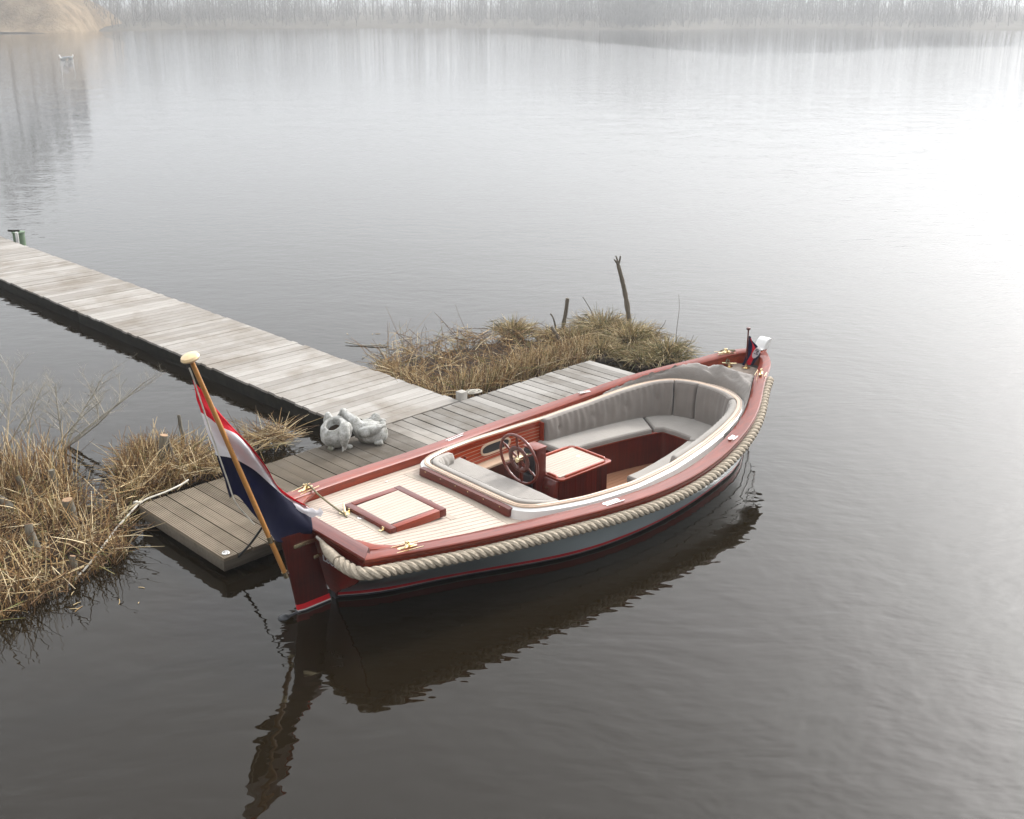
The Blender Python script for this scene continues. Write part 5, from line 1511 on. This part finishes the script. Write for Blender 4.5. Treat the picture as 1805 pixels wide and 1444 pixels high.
# port: run from forward to aft so that the left side faces inboard
pp1 = [(5.245, 0.435)]+[inn(s) for s in (5.10, 4.9, 4.6, 4.2, 3.8, 3.52)]
on_boat(backrest(pp1, 0.30, ztf, 0.075, 0.03, ((0.12, .55), (0.37, .55), (0.63, .55), (0.90, .5)), 1.0), 'back_cushion', M_CUSHB, 'long buttoned back cushion along the landing-stage side of the cockpit', 'cushion', (4.3, 0.8, 0.30), BG, angle=70)
pp2 = [(5.345, 0.135), (5.33, 0.24), (5.29, 0.355), (5.255, 0.425)]
on_boat(backrest(pp2, 0.30, ztf, 0.075, 0.03, ((0.9, .6),), 2.0, 0.5), 'back_cushion', M_CUSHB, 'narrow bow back cushion left of the upright seam', 'cushion', (5.3, 0.3, 0.30), BG, angle=70)
pp3 = [(5.235, -0.45), (5.30, -0.33), (5.34, -0.18), (5.35, -0.02), (5.346, 0.125)]
on_boat(backrest(pp3, 0.30, ztf, 0.075, 0.03, (), 3.0, 0.4), 'back_cushion', M_CUSHB, 'wider bow back cushion right of the upright seam', 'cushion', (5.3, -0.15, 0.30), BG, angle=70)
pp4 = [(x, -y) for x, y in pp1[::-1]]
pp4[0] = (3.72, -(yc(3.72)-0.03)); pp4[-1] = (5.225, -0.46)
on_boat(backrest(pp4, 0.30, ztf, 0.075, 0.03, ((0.12, .5), (0.38, .55), (0.65, .55)), 4.0), 'back_cushion', M_CUSH, 'back cushion along the open-water side of the cockpit, seen from behind', 'cushion', (4.3, -0.8, 0.30), BG, angle=70)
pp5 = [(2.14, 0.80), (2.02, 0.775), (1.90, 0.725), (1.80, 0.64), (1.765, 0.53), (1.757, 0.3), (1.757, 0.0), (1.757, -0.3), (1.765, -0.53), (1.80, -0.64), (1.90, -0.725), (2.02, -0.775), (2.14, -0.80)]
def ztaft(p): return 0.622-0.05*max(0, (p.x-1.80)/0.35)
on_boat(backrest(pp5, 0.47, ztaft, 0.07, 0.02, ((0.3, .6), (0.5, .6), (0.7, .6)), 5.0, 0.6), 'back_cushion', M_CUSH, 'curved back cushion of the helmsman seat against the aft coaming', 'cushion', (1.6, 0, 0.47), BG, angle=70)

# folded canvas hood lying round the front of the coaming
hp = [(4.45, 0.855), (4.62, 0.835), (4.85, 0.775), (5.08, 0.68), (5.28, 0.54), (5.43, 0.36), (5.50, 0.15), (5.52, -0.08), (5.47, -0.30), (5.32, -0.50), (5.12, -0.65), (4.9, -0.755), (4.65, -0.83), (4.5, -0.85)]
hw = lin([0, .06, .2, .35, .5, .62, .72, .85, .95, 1], [.02, .07, .12, .20, .26, .30, .30, .18, .08, .03])
hh_ = lin([0, .06, .2, .35, .5, .7, .85, 1], [.01, .04, .09, .15, .14, .14, .09, .01])
Pp = cat([(x, y, 0) for x, y in hp], 12); mb = MB(); rings = []
for i, p in enumerate(Pp):
    t_ = i/(len(Pp)-1); t = (Pp[min(i+1, len(Pp)-1)]-Pp[max(0, i-1)]).normalized(); nr = Vector((t.y, -t.x, 0))
    if nr.dot(p-Vector((4.2, 0, 0))) < 0: nr = -nr
    ring = []
    for a in range(15):
        th = math.pi*a/14
        wv = 0.040*mnoise.noise(Vector((t_*24+a*0.25, a*0.35, 3)))+0.022*abs(mnoise.noise(Vector((t_*55+a*0.4, a*0.8, 9))))
        ww = hw(t_)
        q = p+nr*(ww*0.5*(1-math.cos(th))-0.005)
        lim = max(0.05, yin(min(q.x, 6.2))-0.03)
        if abs(q.y) > lim: q.y = lim*(1 if q.y > 0 else -1)
        zb = deckz(q.x, q.y)+0.006
        z_in = zc(p.x)-0.025
        bz = (z_in*(1-a/14)+zb*(a/14))
        z = max(zb, bz+hh_(t_)*math.sin(th)**0.8+wv*math.sin(th)*1.3)
        ring.append((q.x, q.y, z))
    rings.append(ring+[(ring[-1][0], ring[-1][1], ring[-1][2]-0.004), (ring[0][0], ring[0][1], ring[0][2]-0.06)])
mb.loft(rings, True, True)
on_boat(mb, 'canvas_hood', M_COVER, 'folded grey canvas hood lying round the bow end of the cockpit', 'cover', (5.4, 0, 0.65), angle=80)

# ------------------------------------------------------------------ mooring lines, pennant
def rope_on_boat(pts, r, name, mat, label, org):
    mb = MB(); mb.tube(cat(pts, 8), r, 7)
    return on_boat(mb, name, mat, label, 'rope', org)
s_ = bl(541, 857, gg(.3)).x; y_ = bb(s_)-0.07
q = bl(608, 913, 0.6)
rope_on_boat([(s_-0.1, y_+0.14, gg(s_)-0.2), (s_-0.03, y_+0.09, gg(s_)-0.02), (s_, y_, gg(s_)+0.03)]+[(s_+(q.x-s_)*t_, y_+(q.y-y_)*t_, gg(s_)+0.03+(0.632-gg(s_)-0.03)*t_-0.012*math.sin(math.pi*t_)) for t_ in (0.3, 0.6, 0.9)]+[(q.x, q.y, 0.63), (q.x-0.01, q.y-0.045, 0.62)], 0.009, 'mooring_line', M_LINE, 'olive stern line from the far quarter to the deck cleat', (q.x, q.y, 0.6))
s_ = bl(1252, 631, gg(5.4)).x; y_ = bb(s_)-0.07
for k_, off in ((0, 0.0), (1, 0.035)):
    rope_on_boat([(s_-0.05, y_+0.15, gg(s_)-0.15), (s_-0.02, y_+0.08, gg(s_)+0.0), (s_, y_, gg(s_)+0.03), (s_+0.05+off, y_-0.06, gg(s_)+0.02), ((s_+BITT.x)/2+off*0.6, (y_+BITT.y)/2, (gg(s_)+BITT.z)/2), (BITT.x-0.03+off*1.5, BITT.y+0.02, BITT.z), (BITT.x+0.02, BITT.y-0.02+off, BITT.z-0.01)], 0.008, 'mooring_line', M_LINE, ('left' if k_ == 0 else 'right')+' strand of the olive bow line to the foredeck cleat', tuple(BITT))
a = at(418, 984, DK-0.06); c = at(481, 905, 0.72)
mb = MB(); mb.tube(cat([Vector((0, 0, 0)), (c-a)*0.4+Vector((0, 0, -0.02)), (c-a)*0.8, c-a, (c-a)+Vector((0.15, -0.05, -0.02))], 5), 0.010, 6); mb.tube([Vector((0.02*math.cos(t), 0.0, 0.02*math.sin(t)-0.015)) for t in [k*math.pi/6 for k in range(13)]], 0.006, 6)
tag(mb.build('black_line', M_BLINE, None, M=Matrix.Translation(a)), 'black line from the near corner of the landing stage up behind the flag', 'rope')
# pennant at the bow
q = Vector((6.04, 0.0, 0)); z0 = deckz(6.04, 0)
base = Vector((q.x, q.y, z0)); top = Vector((q.x-0.01, 0.0, z0+0.50))
pen = empty('bow_pennant', 'small red and navy pennant with a white oval on a short bow staff', 'flag', BOATM @ Matrix.Translation(base))
mb = MB(); mb.tube([(0, 0, 0), (-0.005, 0, 0.25), (-0.01, 0, 0.47)], [0.011, 0.011, 0.008], 10); mb.lathe([(0.008, 0.465), (0.022, 0.475), (0.026, 0.487), (0.02, 0.50), (0.001, 0.503)], 14, Matrix.Translation((-0.01, 0, 0))); mb.build('staff', M_MAHOGV, pen)
mb = MB(); mb.lathe([(0.05, 0.003), (0.05, 0.012), (0.02, 0.018), (0.016, 0.06), (0.012, 0.061)], 18); mb.build('socket', M_BRASS, pen)
rgt = Vector((math.cos(BHD), -math.sin(BHD), 0))     # the cloth hangs away from the staff to starboard
rows = []
for i in range(15):
    t = i/14; z = 0.40-0.36*t
    wdt = 0.015+0.135*math.sin(min(1, t*1.25)*math.pi*0.66)
    row = []
    for j in range(9):
        v = j/8
        row.append(rgt*(0.006+wdt*v-0.075*t*t)+Vector((0.012*math.sin(v*8+t*2), 0.012*math.cos(v*8+t*2)-0.012, z-0.055*v*(1-t))))
    rows.append(row)
for nm, a_, c_, mt in (('navy_fold', 0, 3, M_FB), ('red_fold', 3, 6, M_FR), ('navy_edge', 6, 8, M_FB)):
    mb = MB(); mb.loft([r[a_:c_+1] for r in rows], closed=False, caps=False); mb.build(nm, mt, pen, angle=180)
oc = (rows[7][6]); du = rgt.copy(); dv = Vector((0, 0, -1))-rgt*0.35; dv.normalize(); dn = du.cross(dv).normalized()
camdir = (BINV.to_3x3() @ (Vector((0, 0, CAM_H))-(BOATM @ (base+oc)))).normalized()
if dn.dot(camdir) < 0: dn = -dn
mb = MB(); mb.add([oc+dn*0.022+du*0.042*math.cos(2*math.pi*k/28)+dv*0.075*math.sin(2*math.pi*k/28) for k in range(28)], [tuple(range(28))]); oval = mb.build('white_oval', M_FW, pen)
xd = dv; yd = dn.cross(xd)
Mo = Matrix(((xd.x, yd.x, dn.x, 0), (xd.y, yd.y, dn.y, 0), (xd.z, yd.z, dn.z, 0), (0, 0, 0, 1)))
lettering('IM', 0.07, M_FB, Matrix.Translation(oc+dn*0.024-xd*0.045-yd*0.024) @ Mo, oval, 0.0008)

# ------------------------------------------------------------------ two concrete birds (planters) on the landing stage
def lumpy(mb, amp, sc, seed):
    out = []
    for v in mb.v:
        p = Vector(v); out.append(tuple(p+Vector((mnoise.noise(p*sc+Vector((seed, 0, 0))), mnoise.noise(p*sc+Vector((0, seed, 7))), mnoise.noise(p*sc+Vector((3, 0, seed)))))*amp))
    mb.v = out; return mb
def bird(px, py, label, kind):
    c = at(px, py, DK); root = empty('concrete_bird', label, 'garden statue', Matrix.Translation(c), 'pair of concrete bird planters')
    mb = MB()
    if kind == 0:
        # hollow seated body, open back, tail up at left, neck folded down over the breast
        Mx = Matrix.Translation((0.0, 0.02, 0.02)) @ Matrix.Rotation(R(-8), 4, 'Y') @ Matrix.Rotation(R(24), 4, 'X') @ Matrix.Diagonal((1.0, 1.12, 1.0, 1)).to_4x4()
        mb.lathe([(0.05, 0.0), (0.12, 0.03), (0.162, 0.09), (0.172, 0.15), (0.158, 0.215), (0.128, 0.262), (0.094, 0.284), (0.080, 0.278), (0.078, 0.20), (0.06, 0.12), (0.001, 0.09)], 26, Mx)
        mb.tube(cat([(-0.07, 0.06, 0.17), (-0.10, 0.08, 0.24), (-0.115, 0.09, 0.295), (-0.12, 0.10, 0.345)], 4), [0.085, 0.083, 0.08, 0.077, 0.074, 0.07, 0.064, 0.058, 0.05, 0.042, 0.034, 0.024, 0.012], 14)
        mb.tube(cat([(0.08, -0.10, 0.14), (0.115, -0.14, 0.23), (0.125, -0.19, 0.285), (0.12, -0.245, 0.285), (0.115, -0.28, 0.225), (0.115, -0.285, 0.14), (0.11, -0.27, 0.07)], 4), [0.075, 0.075, 0.072, 0.068, 0.064, 0.06, 0.058, 0.056, 0.054, 0.052, 0.05, 0.052, 0.055, 0.058, 0.06, 0.062, 0.062, 0.06, 0.058, 0.055, 0.05, 0.045, 0.038, 0.03, 0.02], 14)
        mb.tube(cat([(0.11, -0.27, 0.085), (0.10, -0.285, 0.05), (0.09, -0.29, 0.025)], 3), [0.036, 0.032, 0.026, 0.02, 0.015, 0.011, 0.008], 10)
        feet = [((-0.085, -0.15, 0.012), (-0.03, -0.20, 0.012)), ((0.11, -0.13, 0.012), (0.165, -0.15, 0.012))]
    else:
        Mx = Matrix.Translation((0.04, 0.0, 0.0)) @ Matrix.Rotation(R(12), 4, 'Y') @ Matrix.Diagonal((1.3, 0.95, 1.0, 1)).to_4x4()
        mb.lathe([(0.04, 0.0), (0.10, 0.02), (0.145, 0.075), (0.15, 0.13), (0.136, 0.19), (0.105, 0.228), (0.055, 0.248), (0.001, 0.252)], 26, Mx)
        mb.tube(cat([(-0.02, -0.03, 0.13), (-0.09, -0.02, 0.22), (-0.155, 0.0, 0.29), (-0.205, 0.02, 0.325), (-0.235, 0.04, 0.355)], 4), [0.10, 0.095, 0.088, 0.082, 0.075, 0.068, 0.062, 0.057, 0.052, 0.05, 0.05, 0.052, 0.053, 0.052, 0.048, 0.04, 0.025], 14)
        mb.tube(cat([(0.06, 0.06, 0.14), (0.10, 0.10, 0.20), (0.11, 0.13, 0.25), (0.10, 0.15, 0.29)], 4), [0.075, 0.075, 0.074, 0.072, 0.07, 0.067, 0.064, 0.06, 0.055, 0.048, 0.04, 0.03, 0.015], 12)
        mb.tube(cat([(0.12, 0.0, 0.13), (0.19, 0.01, 0.18), (0.215, 0.02, 0.24)], 4), [0.08, 0.075, 0.07, 0.064, 0.058, 0.05, 0.04, 0.03, 0.018], 12)
        mb.tube(cat([(-0.20, 0.02, 0.32), (-0.235, 0.03, 0.345), (-0.265, 0.03, 0.335), (-0.30, 0.02, 0.315)], 3), [0.048, 0.053, 0.055, 0.053, 0.046, 0.038, 0.03, 0.022, 0.018, 0.012], 12)
        for sy in (-1, 1):
            mb.tube(cat([(-0.06, sy*0.085, 0.15), (0.04, sy*0.13, 0.17), (0.14, sy*0.11, 0.20), (0.23, sy*0.06, 0.235)], 3), [0.03, 0.05, 0.062, 0.068, 0.066, 0.06, 0.05, 0.038, 0.024, 0.01], 12)
        feet = [((0.12, -0.10, 0.02), (0.21, -0.10, 0.035))]
    if kind == 0:
        so = MB(); so.lathe([(0.001, 0.0), (0.074, 0.0), (0.07, 0.012), (0.04, 0.02), (0.001, 0.02)], 18, Mx @ Matrix.Translation((0, 0, 0.185))); so.build('hollow_shade_disc', M_MUD, root)  # dark disc added inside the hollow, painting its shade deeper
    lumpy(mb, 0.013, 9, 2.0+kind); lumpy(mb, 0.008, 30, 4.0+kind)
    mb.build('body', M_CONC, root, angle=80)
    for a_, b_ in feet:
        f = MB(); f.tube(cat([a_, ((a_[0]+b_[0])/2, (a_[1]+b_[1])/2, a_[2]+0.012), b_], 3), [0.022, 0.026, 0.028, 0.03, 0.032, 0.03, 0.02], 10)
        lumpy(f, 0.006, 20, 5); f.build('foot', M_CONC, root)
bird(597, 783, 'left concrete bird with a dark opening in its back and bowed head', 0)
bird(644, 779, 'right concrete bird stretching its neck up to the left', 1)

# ------------------------------------------------------------------ gulls far out
M_GULL = plain('white_feathers', (0.78, 0.77, 0.75), 0.7)
M_GULLG = plain('grey_feathers', (0.35, 0.36, 0.38), 0.7)
def gull(px, py, label, rz, sc):
    c = at(px, py, 0); root = empty('gull', label, 'gull', Matrix.Translation(c) @ Matrix.Rotation(R(rz), 4, 'Z') @ Matrix.Scale(sc, 4), 'white gulls on the water')
    mb = MB(); mb.tube(cat([(-0.26, 0, 0.13), (-0.14, 0, 0.09), (0.0, 0, 0.06), (0.12, 0, 0.07), (0.18, 0, 0.14), (0.20, 0, 0.22), (0.25, 0, 0.235)], 4), [0.01, 0.025, 0.04, 0.055, 0.068, 0.078, 0.085, 0.09, 0.092, 0.092, 0.09, 0.085, 0.078, 0.07, 0.06, 0.052, 0.046, 0.043, 0.042, 0.044, 0.046, 0.046, 0.042, 0.034, 0.012], 12); mb.build('body', M_GULL, root)
    for s in (1, -1):
        w = MB(); w.tube(cat([(0.08, s*0.075, 0.11), (-0.05, s*0.085, 0.115), (-0.2, s*0.04, 0.13), (-0.32, s*0.015, 0.15)], 3), [0.03, 0.036, 0.04, 0.04, 0.038, 0.034, 0.028, 0.02, 0.012, 0.004], 8); w.build('wing', M_GULLG, root)
    k = MB(); k.tube([(0.24, 0, 0.232), (0.295, 0, 0.222)], [0.014, 0.003], 8); k.build('bill', M_BRASS, root)
gull(112, 105, 'white gull on the water near the tan bank, the left one', 205, 1.6)
gull(124, 103, 'white gull on the water near the tan bank, the right one', 20, 1.3)

# ------------------------------------------------------------------ haze: one closed box of even air round everything
hz = MB(); hz.box((0, 400, 18.0), (2700, 2800, 38))
hm = bpy.data.materials.new('lake_haze'); hm.use_nodes = True
hn = hm.node_tree; hn.nodes.clear()
ho = hn.nodes.new('ShaderNodeOutputMaterial'); hv = hn.nodes.new('ShaderNodeVolumePrincipled')
hv.inputs['Color'].default_value = (0.52, 0.535, 0.555, 1); hv.inputs['Density'].default_value = 0.0018; hv.inputs['Anisotropy'].default_value = 0.45
hn.links.new(hv.outputs[0], ho.inputs['Volume'])
haze = tag(hz.build('haze', hm, smooth=False), kind='stuff')
